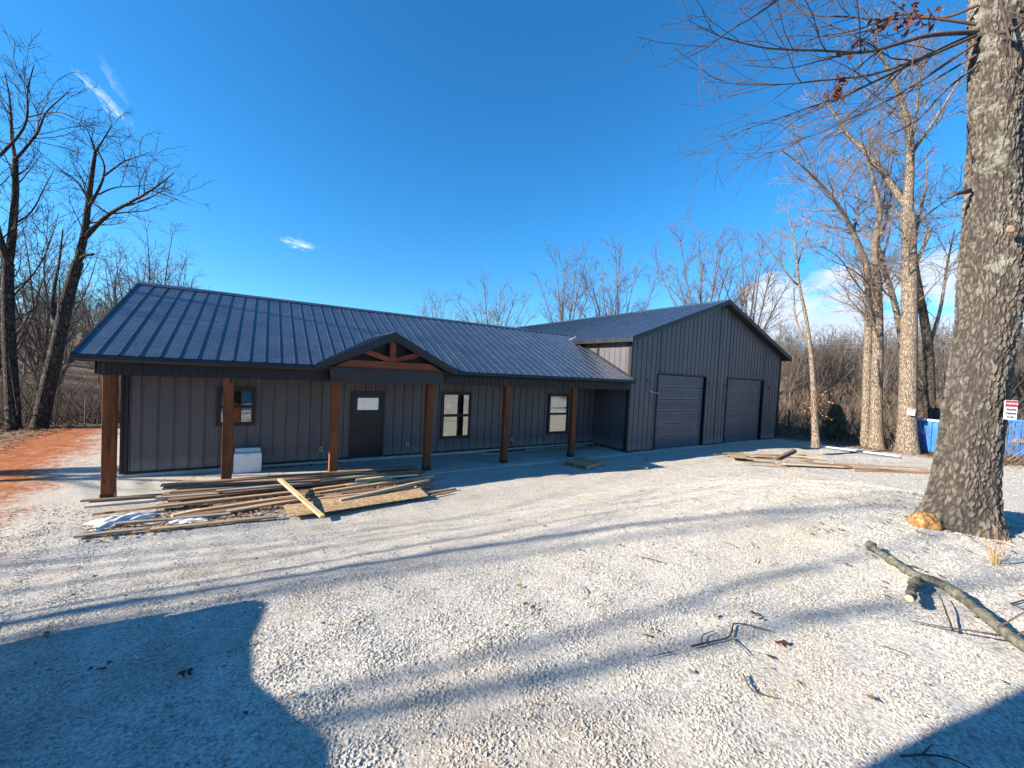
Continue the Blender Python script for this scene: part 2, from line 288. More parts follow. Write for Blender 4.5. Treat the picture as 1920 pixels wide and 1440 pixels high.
def bark_mat(name, dark, light, lichen=0.3, sc=1.0):
    m, k, b = new_mat(name)
    tcn = k.add('ShaderNodeTexCoord').outputs['Object']
    v = k.scale(tcn, (26 * sc, 26 * sc, 5.5 * sc))
    w_ = k.vm('ADD', v, k.scale(k.noise(tcn, 7 * sc, 4, 0.6, out=1), (1.8, 1.8, 1.8)))
    vo = k.vor(w_, 1.0, 'DISTANCE_TO_EDGE')
    plate = k.mr(vo.outputs['Distance'], 0.02, 0.22)
    n = k.noise(tcn, 38 * sc, 5, 0.65)
    f = k.m('MULTIPLY', plate, k.mr(n, 0.2, 0.8, 0.55, 1.1))
    c = k.mix(f, dark, light)
    lv = k.noise(tcn, 5.5 * sc, 5, 0.62)
    lm = k.m('MULTIPLY', k.mr(lv, 0.56, 0.66), k.mr(n, 0.3, 0.55))
    c = k.mix(k.m('MULTIPLY', lm, lichen), c, (0.34, 0.36, 0.30))
    k.set(b.inputs['Base Color'], c)
    b.inputs['Roughness'].default_value = 0.92
    b.inputs['Specular IOR Level'].default_value = 0.15
    h = k.m('ADD', plate, k.m('MULTIPLY', n, 0.45))
    k.set(b.inputs['Normal'], k.bump(h, 0.9, 0.02))
    return m

M = {}
M['siding'] = metal_paint('siding_charcoal', (0.093, 0.090, 0.099), 0.42, 0.05, 0.5, 0.1, 0.5)
M['roof'] = metal_paint('roof_midnight', (0.042, 0.059, 0.092), 0.26, 0.08, 0.55, 0.2)
M['black'] = metal_paint('trim_black', (0.008, 0.009, 0.012), 0.42, 0.06, 0.45)
M['header'] = metal_paint('header_black', (0.010, 0.011, 0.014), 0.5, 0.06, 0.4)
M['garage'] = metal_paint('garage_door_charcoal', (0.105, 0.117, 0.138), 0.32, 0.05, 0.5)
M['soffit'] = simple('soffit_black', (0.025, 0.025, 0.028), 0.6)
M['flash'] = simple('flashing_grey', (0.35, 0.36, 0.38), 0.4)
M['core'] = simple('wall_core', (0.05, 0.05, 0.05), 0.9)
M['post'] = wood_mat('post_cedar_stain', (0.055, 0.018, 0.008), (0.235, 0.078, 0.026))
M['truss'] = wood_mat('truss_red_stain', (0.10, 0.028, 0.015), (0.235, 0.066, 0.032))
WOOD = {
    'brown': wood_mat('board_brown', (0.13, 0.075, 0.045), (0.33, 0.21, 0.13)),
    'grey': wood_mat('board_grey', (0.17, 0.145, 0.12), (0.40, 0.35, 0.29)),
    'tan': wood_mat('board_tan', (0.24, 0.15, 0.085), (0.52, 0.37, 0.235)),
    'pale': wood_mat('board_pale', (0.30, 0.24, 0.17), (0.55, 0.46, 0.34)),
    'yellow': wood_mat('board_yellow', (0.45, 0.31, 0.13), (0.70, 0.54, 0.29)),
    'orange': wood_mat('board_orange', (0.42, 0.22, 0.09), (0.62, 0.37, 0.17)),
    'white': wood_mat('board_white', (0.55, 0.52, 0.47), (0.78, 0.74, 0.68), knots=False),
    'dark': wood_mat('board_dark', (0.05, 0.04, 0.032), (0.14, 0.115, 0.095)),
}
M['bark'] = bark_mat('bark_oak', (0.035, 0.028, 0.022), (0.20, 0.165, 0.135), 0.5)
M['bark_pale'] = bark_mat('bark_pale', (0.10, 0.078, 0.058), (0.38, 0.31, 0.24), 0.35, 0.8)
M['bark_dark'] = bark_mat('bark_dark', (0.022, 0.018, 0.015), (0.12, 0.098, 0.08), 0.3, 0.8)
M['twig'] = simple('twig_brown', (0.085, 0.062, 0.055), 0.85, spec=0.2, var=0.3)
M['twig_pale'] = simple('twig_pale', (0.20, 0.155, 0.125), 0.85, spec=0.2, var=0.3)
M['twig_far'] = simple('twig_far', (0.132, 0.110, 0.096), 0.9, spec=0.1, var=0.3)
M['concrete'] = simple('concrete_slab', (0.46, 0.43, 0.38), 0.85, spec=0.25, var=0.12, nscale=2.2, bump=0.15, bscale=70)
M['white'] = simple('white_enamel', (0.78, 0.78, 0.77), 0.3, var=0.03)
M['plastic'] = simple('plastic_sheet', (0.72, 0.71, 0.68), 0.3, var=0.08)
M['blue'] = metal_paint('dumpster_blue', (0.02, 0.14, 0.42), 0.5, 0.3, 0.4, 0.25)
M['rubber'] = simple('rubber_black', (0.02, 0.02, 0.02), 0.8)
M['dark_plastic'] = simple('dark_plastic', (0.012, 0.013, 0.015), 0.55)
M['cord_grey'] = simple('cable_grey', (0.42, 0.41, 0.38), 0.5)
M['cord_copper'] = simple('cable_copper', (0.40, 0.22, 0.12), 0.5)
M['galv'] = simple('galvanised', (0.5, 0.51, 0.52), 0.4, 0.4)
M['red'] = simple('sign_red', (0.50, 0.035, 0.04), 0.45, var=0.05)
M['sign_white'] = simple('sign_white', (0.75, 0.75, 0.74), 0.45, var=0.04)
M['ink'] = simple('sign_ink', (0.02, 0.02, 0.02), 0.5)
M['ivory'] = simple('outlet_ivory', (0.6, 0.6, 0.58), 0.4)

# window glass that mirrors the yard
m, k, b = new_mat('window_glass')
b.inputs['Base Color'].default_value = (0.012, 0.016, 0.018, 1)
b.inputs['Roughness'].default_value = 0.015
b.inputs['Specular IOR Level'].default_value = 0.9
gl = k.add('ShaderNodeBsdfGlossy', i_Color=(0.86, 0.93, 0.92), i_Roughness=0.01)
geo = k.add('ShaderNodeNewGeometry').outputs['Position']
bn = k.bump(k.noise(geo, 1.6, 2), 0.12, 0.02)
k.set(gl.inputs['Normal'], bn)
mx = k.add('ShaderNodeMixShader', i_0=0.35)
k.l.new(b.outputs[0], mx.inputs[1])
k.l.new(gl.outputs[0], mx.inputs[2])
k.l.new(mx.outputs[0], k.n['Material Output'].inputs[0])
M['glass'] = m
# frosted door light
M['glass_rain'] = m.copy()
M['glass_rain'].name = 'window_glass_rain'
kk = NT(M['glass_rain'].node_tree)
for nd in kk.n:
    if nd.type == 'BUMP':
        nd.inputs['Strength'].default_value = 0.55
    if nd.type == 'TEX_NOISE':
        nd.inputs['Scale'].default_value = 26
    if nd.type == 'MIX_SHADER':
        nd.inputs[0].default_value = 0.6

# oriented strand board
m, k, b = new_mat('strand_board')
tcn = k.add('ShaderNodeTexCoord').outputs['Object']
wv = k.vm('ADD', tcn, k.scale(k.noise(tcn, 9, 2, out=1), (0.12, 0.12, 0)))
vo = k.vor(k.scale(wv, (22, 40, 20)), 1.0)
c = k.ramp(k.add('ShaderNodeSeparateColor', i_0=vo.outputs['Color']).outputs[0], [(0, (0.20, 0.12, 0.06)), (0.5, (0.38, 0.25, 0.13)), (1, (0.56, 0.42, 0.25))])
k.set(b.inputs['Base Color'], c)
b.inputs['Roughness'].default_value = 0.8
k.set(b.inputs['Normal'], k.bump(vo.outputs['Distance'], 0.3, 0.004))
M['osb'] = m

# dead leaves
def leaf_mat(name, ca, cb):
    m, k, b = new_mat(name)
    g_ = k.add('ShaderNodeNewGeometry')
    c = k.mix(g_.outputs['Random Per Island'], ca, cb)
    k.set(b.inputs['Base Color'], c)
    b.inputs['Roughness'].default_value = 0.8
    b.inputs['Specular IOR Level'].default_value = 0.2
    return m
M['leaf'] = leaf_mat('dead_leaf', (0.10, 0.045, 0.02), (0.36, 0.19, 0.08))
M['leaf_dark'] = leaf_mat('dead_leaf_russet', (0.05, 0.02, 0.015), (0.13, 0.048, 0.032))
M['leaf_orange'] = leaf_mat('dead_leaf_orange', (0.30, 0.10, 0.03), (0.50, 0.22, 0.08))
M['needle'] = leaf_mat('cedar_needles', (0.07, 0.085, 0.035), (0.19, 0.19, 0.085))
M['straw'] = leaf_mat('dry_straw', (0.42, 0.26, 0.10), (0.62, 0.44, 0.22))
M['leaf_litter'] = leaf_mat('litter_leaf', (0.06, 0.035, 0.02), (0.34, 0.20, 0.095))
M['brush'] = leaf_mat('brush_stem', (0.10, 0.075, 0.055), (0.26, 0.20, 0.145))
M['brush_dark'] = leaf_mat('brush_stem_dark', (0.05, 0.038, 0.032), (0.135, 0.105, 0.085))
M['branch_bark'] = simple('fallen_branch_bark', (0.135, 0.128, 0.10), 0.9, spec=0.15, var=0.45, nscale=22, bump=0.9, bscale=55)

# bracket fungus
m, k, b = new_mat('fungus_ochre')
tcn = k.add('ShaderNodeTexCoord').outputs['Object']
c = k.ramp(k.noise(tcn, 17, 6, 0.7), [(0.36, (0.09, 0.042, 0.018)), (0.48, (0.25, 0.12, 0.035)), (0.58, (0.36, 0.21, 0.075)), (0.70, (0.44, 0.34, 0.19))])
k.set(b.inputs['Base Color'], c)
b.inputs['Roughness'].default_value = 0.85
k.set(b.inputs['Normal'], k.bump(k.noise(tcn, 40, 4), 0.6, 0.02))
M['fungus'] = m


def yard_tone(k, geo, c):
    """large shapes in the yard: tan dust, grey fines, two faint wheel tracks curving to the garage"""
    sp = k.add('ShaderNodeSeparateXYZ', i_0=geo)
    big = k.noise(geo, 0.55, 4, 0.6)
    c = k.mix(k.m('MULTIPLY', k.mr(big, 0.45, 0.72), 0.45), c, (0.43, 0.355, 0.26))
    med = k.noise(k.scale(geo, (0.7, 1.6, 1.0)), 1.3, 5, 0.65)
    c = k.mix(k.m('MULTIPLY', k.mr(med, 0.5, 0.72), 0.38), c, (0.25, 0.24, 0.225))
    # track centre line y = -3.4 - 0.022 (x-16)^2
    dx = k.m('SUBTRACT', sp.outputs[0], 16.0)
    cy = k.m('SUBTRACT', -3.2, k.m('MULTIPLY', k.m('MULTIPLY', dx, dx), 0.020))
    d = k.m('ADD', k.m('SUBTRACT', sp.outputs[1], cy), k.m('MULTIPLY', k.m('SUBTRACT', k.noise(geo, 0.9, 3), 0.5), 0.7))
    for off in (-0.85, 0.85):
        w_ = k.m('ABSOLUTE', k.m('SUBTRACT', d, off))
        f = k.m('MULTIPLY', k.mr(w_, 0.34, 0.08), k.mr(k.noise(geo, 2.2, 4, 0.7), 0.35, 0.65, 0.1, 0.42))
        c = k.mix(f, c, (0.30, 0.275, 0.235))
    return c

# single stones
m, k, b = new_mat('gravel_stone')
oi = k.add('ShaderNodeObjectInfo').outputs['Random']
geo = k.add('ShaderNodeNewGeometry').outputs['Position']
c = k.ramp(oi, [(0.0, (0.20, 0.19, 0.175)), (0.10, (0.30, 0.285, 0.26)), (0.32, (0.42, 0.40, 0.355)), (0.75, (0.51, 0.485, 0.43)), (0.93, (0.58, 0.555, 0.50)), (1.0, (0.36, 0.27, 0.18))])
c = yard_tone(k, geo, c)
dst = k.mr(k.add('ShaderNodeSeparateXYZ', i_0=geo).outputs[0], 0.6, -1.6)
c = k.mix(k.m('MULTIPLY', dst, 0.75), c, (0.42, 0.22, 0.11))
k.set(b.inputs['Base Color'], c)
b.inputs['Roughness'].default_value = 0.9
b.inputs['Specular IOR Level'].default_value = 0.25
k.set(b.inputs['Normal'], k.bump(k.noise(geo, 220, 3), 0.35, 0.004))
M['stone'] = m

# ground sheet: crushed limestone yard, red clay bank, woodland leaf litter
m, k, b = new_mat('ground')
geo = k.add('ShaderNodeNewGeometry').outputs['Position']
sp = k.add('ShaderNodeSeparateXYZ', i_0=geo)
X, Y = sp.outputs[0], sp.outputs[1]
warp = k.vm('ADD', geo, k.scale(k.noise(geo, 30, 2, out=1), (0.02, 0.02, 0.0)))
v1 = k.vor(warp, 62)
v2 = k.vor(warp, 26)
r1 = k.add('ShaderNodeSeparateColor', i_0=v1.outputs['Color']).outputs[0]
gcol = k.ramp(r1, [(0.0, (0.26, 0.25, 0.225)), (0.18, (0.40, 0.38, 0.34)), (0.5, (0.52, 0.495, 0.44)), (0.85, (0.59, 0.565, 0.505)), (1.0, (0.63, 0.60, 0.54))])
crev = k.mr(v1.outputs['Distance'], 0.35, 0.75, 1.0, 0.75)
gcol = k.mix(1.0, gcol, k.add('ShaderNodeCombineXYZ', i_0=crev, i_1=crev, i_2=crev).outputs[0], 'MULTIPLY')
gcol = yard_tone(k, geo, gcol)
nz = k.m('SUBTRACT', k.noise(geo, 0.8, 5, 0.65), 0.5)
nf = k.m('SUBTRACT', k.noise(geo, 9, 5, 0.7), 0.5)
# red clay
clay = k.ramp(k.m('ADD', k.noise(geo, 3.5, 6, 0.7), k.m('MULTIPLY', nf, 0.3)), [(0.3, (0.19, 0.055, 0.018)), (0.5, (0.33, 0.105, 0.034)), (0.72, (0.46, 0.20, 0.085))])
xl = k.m('ADD', k.m('ADD', X, k.m('MULTIPLY', Y, 0.10)), k.m('ADD', k.m('MULTIPLY', nz, 2.6), k.m('MULTIPLY', nf, 3.0)))
fclay = k.mr(xl, -0.7, -2.0)
gcol = k.mix(fclay, gcol, clay)
# leaf litter
v3 = k.vor(geo, 11)
r3 = k.add('ShaderNodeSeparateColor', i_0=v3.outputs['Color']).outputs[0]
lit = k.ramp(r3, [(0.0, (0.065, 0.04, 0.025)), (0.5, (0.16, 0.105, 0.065)), (1.0, (0.29, 0.205, 0.135))])
fa = k.mr(k.m('ADD', X, k.m('ADD', k.m('MULTIPLY', nz, 3.0), k.m('MULTIPLY', Y, 0.25))), 26.0, 28.5)
fb = k.mr(k.m('ADD', X, k.m('MULTIPLY', nz, 2.0)), -3.6, -4.6)
fc = k.mr(k.m('ADD', Y, k.m('MULTIPLY', nz, 2.0)), 10.0, 11.5)
fl = k.m('MAXIMUM', fa, k.m('MAXIMUM', fb, fc))
gcol = k.mix(fl, gcol, lit)
k.set(b.inputs['Base Color'], gcol)
b.inputs['Roughness'].default_value = 0.92
b.inputs['Specular IOR Level'].default_value = 0.2
hh = k.m('ADD', k.m('MULTIPLY', v1.outputs['Distance'], -0.7), k.m('ADD', k.m('MULTIPLY', v2.outputs['Distance'], -0.4), k.m('MULTIPLY', nf, k.m('ADD', 0.5, k.m('MULTIPLY', fclay, 4.0)))))
k.set(b.inputs['Normal'], k.bump(hh, 0.4, 0.01))
M['ground'] = m

# ================================================================== mesh helpers
def tag(o, label=None, cat=None, group=None, kind=None):
    if label: o['label'] = label
    if cat: o['category'] = cat
    if group: o['group'] = group
    if kind: o['kind'] = kind
    return o

def link(name, me, parent=None, loc=None):
    o = bpy.data.objects.new(name, me)
    COL.objects.link(o)
    if parent is not None:
        o.parent = parent
    if loc is not None:
        o.location = loc
    return o

def empty(name, loc=(0, 0, 0), rz=0.0):
    o = bpy.data.objects.new(name, None)
    COL.objects.link(o)
    o.location = loc
    o.rotation_euler = (0, 0, rz)
    o.empty_display_size = 0.2
    return o

class MB:
    def __init__(s):
        s.v = []
        s.f = []
    def pts(s, vs, fs):
        o = len(s.v)
        s.v += [tuple(x) for x in vs]
        s.f += [tuple(i + o for i in f) for f in fs]
        return s
    def box(s, x0, x1, y0, y1, z0, z1):
        vs = [(x, y, z) for x in (x0, x1) for y in (y0, y1) for z in (z0, z1)]
        return s.pts(vs, [(0, 1, 3, 2), (4, 6, 7, 5), (0, 4, 5, 1), (2, 3, 7, 6), (0, 2, 6, 4), (1, 5, 7, 3)])
    def prism(s, poly, axis, a0, a1):
        """poly: 2D points; axis 'x','y','z' is the extrusion axis"""
        n = len(poly)
        def mk(p, a):
            if axis == 'x': return (a, p[0], p[1])
            if axis == 'y': return (p[0], a, p[1])
            return (p[0], p[1], a)
        vs = [mk(p, a0) for p in poly] + [mk(p, a1) for p in poly]
        fs = [tuple(range(n))[::-1], tuple(range(n, 2 * n))] + [(i, (i + 1) % n, n + (i + 1) % n, n + i) for i in range(n)]
        return s.pts(vs, fs)
    def bar(s, p0, p1, w, h, c=0.0, up=(0, 0, 1)):
        """box from p0 to p1, width w, height h (along up), chamfer c"""
        p0, p1, up = Vector(p0), Vector(p1), Vector(up)
        d = (p1 - p0).normalized()
        e = d.cross(up).normalized()
        n = e.cross(d).normalized()
        a, b_ = w / 2, h / 2
        if c > 0:
            prof = [(-a + c, -b_), (a - c, -b_), (a, -b_ + c), (a, b_ - c), (a - c, b_), (-a + c, b_), (-a, b_ - c), (-a, -b_ + c)]
        else:
            prof = [(-a, -b_), (a, -b_), (a, b_), (-a, b_)]
        k_ = len(prof)
        vs = [p0 + e * x + n * y for x, y in prof] + [p1 + e * x + n * y for x, y in prof]
        fs = [tuple(range(k_))[::-1], tuple(range(k_, 2 * k_))] + [(i, (i + 1) % k_, k_ + (i + 1) % k_, k_ + i) for i in range(k_)]
        return s.pts(vs, fs)
    def tube(s, pts, r, sides=6, r1=None):
        pts = [Vector(p) for p in pts]
        n = len(pts)
        o = len(s.v)
        for i, p in enumerate(pts):
            d = (pts[min(i + 1, n - 1)] - pts[max(i - 1, 0)]).normalized()
            ref = Vector((0, 0, 1)) if abs(d.z) < 0.9 else Vector((1, 0, 0))
            e = d.cross(ref).normalized()
            f_ = e.cross(d)
            rr = r if r1 is None else r + (r1 - r) * i / max(1, n - 1)
            for j in range(sides):
                a = 2 * math.pi * j / sides
                s.v.append(tuple(p + e * math.cos(a) * rr + f_ * math.sin(a) * rr))
        for i in range(n - 1):
            for j in range(sides):
                s.f.append((o + i * sides + j, o + i * sides + (j + 1) % sides, o + (i + 1) * sides + (j + 1) % sides, o + (i + 1) * sides + j))
        s.f.append(tuple(o + j for j in range(sides))[::-1])
        s.f.append(tuple(o + (n - 1) * sides + j for j in range(sides)))
        return s
    def lathe(s, prof, axis_o=(0, 0, 0), sides=20, axis='z'):
        o = len(s.v)
        for r_, h in prof:
            for j in range(sides):
                a = 2 * math.pi * j / sides
                c_, s_ = r_ * math.cos(a), r_ * math.sin(a)
                p = (c_, s_, h) if axis == 'z' else ((h, c_, s_) if axis == 'x' else (c_, h, s_))
                s.v.append((p[0] + axis_o[0], p[1] + axis_o[1], p[2] + axis_o[2]))
        for i in range(len(prof) - 1):
            for j in range(sides):
                s.f.append((o + i * sides + j, o + i * sides + (j + 1) % sides, o + (i + 1) * sides + (j + 1) % sides, o + (i + 1) * sides + j))
        s.f.append(tuple(o + j for j in range(sides))[::-1])
        s.f.append(tuple(o + (len(prof) - 1) * sides + j for j in range(sides)))
        return s
    def mesh(s, name, mat, smooth=False):
        me = bpy.data.meshes.new(name)
        me.from_pydata(s.v, [], s.f)
        me.materials.append(mat)
        if smooth:
            me.polygons.foreach_set('use_smooth', [True] * len(me.polygons))
        me.update()
        return me
    def obj(s, name, mat, parent=None, loc=None, smooth=False):
        return link(name, s.mesh(name, mat, smooth), parent, loc)

def np_mesh(name, V, F, mat, smooth=False):
    """V (n,3), F (m,4) or (m,3)"""
    me = bpy.data.meshes.new(name)
    V = np.ascontiguousarray(V, dtype=np.float32)
    F = np.ascontiguousarray(F, dtype=np.int32)
    n, kf = F.shape
    me.vertices.add(len(V))
    me.vertices.foreach_set('co', V.ravel())
    me.loops.add(n * kf)
    me.loops.foreach_set('vertex_index', F.ravel())
    me.polygons.add(n)
    me.polygons.foreach_set('loop_start', np.arange(n, dtype=np.int32) * kf)
    if smooth:
        me.polygons.foreach_set('use_smooth', np.ones(n, dtype=bool))
    me.update(calc_edges=True)
    me.materials.append(mat)
    return me

# ================================================================== ground
def ss(t):
    t = np.clip(t, 0, 1)
    return t * t * (3 - 2 * t)

def gz(x, y):
    x = np.asarray(x, dtype=float)
    y = np.asarray(y, dtype=float)
    rise = 1.25 * ss((-2.6 - y) / 6.2) * (1 - 0.93 * ss((x - 11.5) / 7.5))
    u = np.maximum(-(x + 3.6), y - 11.0)
    drop = -2.0 * ss(u / 11.0) - 1.2 * ss((x - 33) / 18.0)
    r = np.hypot(x - 10, y - 4)
    hill = 7 * ss((r - 38) / 60.0) + 10 * ss((r - 100) / 200.0)
    return rise + drop + hill

def rough(x, y):
    return (0.012 * np.sin(1.7 * x + 0.6 * y) * np.sin(1.3 * y - 0.4 * x) + 0.008 * np.sin(4.1 * x + 2.2 * y + 1) * np.sin(3.7 * y - 1.9 * x)
            + 0.006 * np.sin(9.3 * x - 5.1 * y) * np.sin(8.1 * y + 3.3 * x))

def ground_z(x, y):
    return gz(x, y) - 0.035 + rough(np.asarray(x, float), np.asarray(y, float))

tt = np.linspace(-1, 1, 321)
gx = 5 + np.sinh(tt * 5.2) / np.sinh(5.2) * 420
gy = -5 + np.sinh(tt * 5.2) / np.sinh(5.2) * 420
GX, GY = np.meshgrid(gx, gy, indexing='ij')
GZ = ground_z(GX, GY)
V = np.stack([GX, GY, GZ], -1).reshape(-1, 3)
N = len(tt)
ii, jj = np.meshgrid(np.arange(N - 1), np.arange(N - 1), indexing='ij')
F = np.stack([ii * N + jj, (ii + 1) * N + jj, (ii + 1) * N + jj + 1, ii * N + jj + 1], -1).reshape(-1, 4)
o = link('ground', np_mesh('ground', V, F, M['ground'], True))
tag(o, kind='structure')

# loose crushed stone lying on the yard
def stone_points():
    P = []
    cx, cy = 4.0, -8.6
    def zone(n, r0, r1, s0, s1):
        a = rng.uniform(0, 2 * np.pi, n)
        r = np.sqrt(rng.uniform(r0 ** 2, r1 ** 2, n))
        x, y = cx + r * np.cos(a), cy + r * np.sin(a)
        return np.stack([x, y, rng.uniform(s0, s1, n) ** 1.0], -1)
    P.append(zone(330000, 0.0, 4.2, 0.004, 0.0155))
    P.append(zone(6500, 0.0, 5.0, 0.015, 0.026))
    P.append(zone(290000, 4.0, 8.5, 0.007, 0.020))
    P.append(zone(170000, 8.3, 15.0, 0.013, 0.03))
    far = zone(130000, 14.6, 30.0, 0.02, 0.04)
    P.append(far[(far[:, 0] > 8) & (far[:, 0] + 0.25 * far[:, 1] < 28.0) & (far[:, 1] > -12)])
    P = np.concatenate(P)
    x, y = P[:, 0], P[:, 1]
    keep = (x > -2.6) & (y < 0.15 + 0.0 * x) & ~((x > -0.2) & (x < 14.9) & (y > -0.36)) & (y > -13.5)
    keep &= ~((x > 14.8) & (y > -0.1))
    keep &= ~((x < -0.2) & (rng.uniform(0, 1, len(x)) < ss((0.2 - x) / 2.6)))
    keep &= np.hypot(x - 10.6, y + 9.7) > 0.40
    P = P[keep]
    x, y = P[:, 0], P[:, 1]
    z = ground_z(x, y) - 0.06 * P[:, 2]
    return np.stack([x, y, z], -1), P[:, 2]
SPTS, SSC = stone_points()
me = bpy.data.meshes.new('gravel')
me.vertices.add(len(SPTS))
me.vertices.foreach_set('co', SPTS.astype(np.float32).ravel())
at = me.attributes.new('ssize', 'FLOAT', 'POINT')
at.data.foreach_set('value', SSC.astype(np.float32))
me.materials.append(M['stone'])
gravel = tag(link('gravel', me), 'loose crushed limestone gravel covering the yard', 'gravel', kind='stuff')
gt = bpy.data.node_groups.new('gravel_scatter', 'GeometryNodeTree')
gt.interface.new_socket('Geometry', in_out='INPUT', socket_type='NodeSocketGeometry')
gt.interface.new_socket('Geometry', in_out='OUTPUT', socket_type='NodeSocketGeometry')
g_ = NT(gt)
gi = g_.add('NodeGroupInput')
go = g_.add('NodeGroupOutput')
join = g_.add('GeometryNodeJoinGeometry')
for sd in range(6):
    ico = g_.add('GeometryNodeMeshIcoSphere')
    ico.inputs['Radius'].default_value = 0.62
    ico.inputs['Subdivisions'].default_value = 1
    pos = g_.add('GeometryNodeInputPosition')
    nz = g_.add('ShaderNodeTexNoise', noise_dimensions='4D')
    nz.inputs['W'].default_value = 3.7 * sd + 1.3
    nz.inputs['Scale'].default_value = 1.35
    nz.inputs['Detail'].default_value = 1.0
    g_.l.new(pos.outputs[0], nz.inputs['Vector'])
    off = g_.vm('MULTIPLY', g_.vm('SUBTRACT', nz.outputs['Color'], (0.5, 0.5, 0.5)), (1.5, 1.5, 1.5))
    sp_ = g_.add('GeometryNodeSetPosition')
    g_.l.new(ico.outputs['Mesh'], sp_.inputs['Geometry'])
    g_.l.new(off, sp_.inputs['Offset'])
    tr = g_.add('GeometryNodeTransform')
    tr.inputs['Scale'].default_value = (1.15, 0.80 + 0.05 * sd, 0.44 + 0.03 * sd)
    g_.l.new(sp_.outputs[0], tr.inputs[0])
    sm = g_.add('GeometryNodeSetMaterial')
    sm.inputs['Material'].default_value = M['stone']
    g_.l.new(tr.outputs[0], sm.inputs[0])
    gti = g_.add('GeometryNodeGeometryToInstance')
    g_.l.new(sm.outputs[0], gti.inputs[0])
    g_.l.new(gti.outputs[0], join.inputs[0])
iop = g_.add('GeometryNodeInstanceOnPoints')
iop.inputs['Pick Instance'].default_value = True
rot = g_.add('FunctionNodeRandomValue', data_type='FLOAT_VECTOR')
rot.inputs[0].default_value = (-0.5, -0.5, 0)
rot.inputs[1].default_value = (0.5, 0.5, 6.283)
na = g_.add('GeometryNodeInputNamedAttribute', data_type='FLOAT')
na.inputs['Name'].default_value = 'ssize'
g_.l.new(gi.outputs[0], iop.inputs['Points'])
g_.l.new(join.outputs[0], iop.inputs['Instance'])
e2r = g_.add('FunctionNodeEulerToRotation')
g_.l.new(rot.outputs[0], e2r.inputs[0])
g_.l.new(e2r.outputs[0], iop.inputs['Rotation'])
g_.l.new(na.outputs['Attribute'], iop.inputs['Scale'])
g_.l.new(iop.outputs[0], go.inputs[0])
md = gravel.modifiers.new('scatter', 'NODES')
md.node_group = gt

# ================================================================== the building
XS, XSR, YS, YW = 14.85, 26.98, -0.08, 1.79
XRID, ZRID, KS = 20.92, 6.83, 0.355            # garage wing: ridge x, ridge z, roof slope
XL, YO, ZE, YR, ZR = -0.43, -0.28, 2.90, 4.03, 4.884
KM = (ZR - ZE) / (YR - YO)
def shop_roof_z(x): return ZRID - KS * abs(x - XRID)
def main_roof_z(y): return ZE + KM * (YR - abs(y - YR) - YO)

house = tag(empty('house', (7.0, 2.0, 0.0)), 'long charcoal metal house with posted porch and taller two-door garage wing', 'house')
HOFF = Vector((-7.0, -2.0, 0.0))
def H(mb, name, mat, parent=None, smooth=False):
    """world-space mesh as a part of the house"""
    if parent is None:
        return mb.obj(name, mat, house, HOFF, smooth)
    return mb.obj(name, mat, parent, None, smooth)

WPROF = [(0, 0), (0.001, -0.026), (0.017, -0.026), (0.018, 0.016), (0.036, 0.016), (0.041, 0.0), (0.092, 0), (0.097, 0.0035), (0.113, 0.0035), (0.118, 0), (0.192, 0), (0.197, 0.0035), (0.213, 0.0035), (0.218, 0)]
def wall_panel_mesh(O, e, n, w, zb, zt0, zt1, mat, prof=WPROF):
    mb = MB()
    P = [(t, h) for t, h in prof if t < w - 0.006] + [(w, 0)]
    O, e, n = Vector(O), Vector(e), Vector(n)
    k_ = len(P)
    vs = []
    for t, h in P:
        b_ = O + e * t + n * h
        zt = zt0 + (zt1 - zt0) * t / w
        vs.append((b_.x, b_.y, zb))
    for t, h in P:
        b_ = O + e * t + n * h
        vs.append((b_.x, b_.y, zt0 + (zt1 - zt0) * t / w))
    mb.pts(vs, [(i, i + 1, k_ + i + 1, k_ + i) for i in range(k_ - 1)])
    return mb.mesh('wall_panel', mat)

# --- main wing walls
core = MB()
core.box(-0.2, XS, YW + 0.03, YW + 0.16, 0.075, 3.7)
wall_front = H(core, 'wall', M['core'])
pm = wall_panel_mesh((0, YW, 0), (1, 0, 0), (0, -1, 0), 0.3, 0.09, 3.3, 3.3, M['siding'])
x = -0.2
while x < XS - 0.05:
    wdt = min(0.3, XS - x)
    if wdt > 0.299:
        link('wall_panel', pm, wall_front, (x, 0, 0))
    else:
        link('wall_panel', wall_panel_mesh((x, YW, 0), (1, 0, 0), (0, -1, 0), wdt, 0.09, 3.3, 3.3, M['siding']), wall_front)
    x += 0.3
core = MB()
core.prism([(YW, 0.075), (8.0, 0.075), (8.0, main_roof_z(8.0) - 0.12), (YR, ZR - 0.12), (-0.1, main_roof_z(-0.1) - 0.12), (-0.1, 2.5), (YW, 2.5)], 'x', -0.17, -0.07)
wall_gable = H(core, 'wall', M['core'])
y = YW + 0.0
k_ = 0
for k_ in range(27):
    y0, y1 = -0.1 + 0.3 * k_, min(-0.1 + 0.3 * (k_ + 1), 8.0)
    if y1 - y0 < 0.05: continue
    zb = 0.09 if y0 >= YW - 0.1 else 2.5
    link('wall_panel', wall_panel_mesh((-0.202, y1, 0), (0, -1, 0), (-1, 0, 0), y1 - y0, zb, main_roof_z(y1) - 0.12, main_roof_z(y0) - 0.12, M['siding']), wall_gable)
H(MB().box(-0.1, XS, 7.9, 8.0, 0.075, main_roof_z(8.0) - 0.1), 'wall', M['siding'])
H(MB().box(-0.26, XS - 0.005, 1.70, 1.93, -0.14, 0.074), 'foundation', M['concrete'])
H(MB().box(-0.255, XS - 0.01, YW - 0.035, YW - 0.001, 0.076, 0.12), 'base_trim', M['black'])
H(MB().box(-0.25, -0.115, YW - 0.04, YW + 0.12, 0.08, 2.75), 'corner_trim', M['black'])

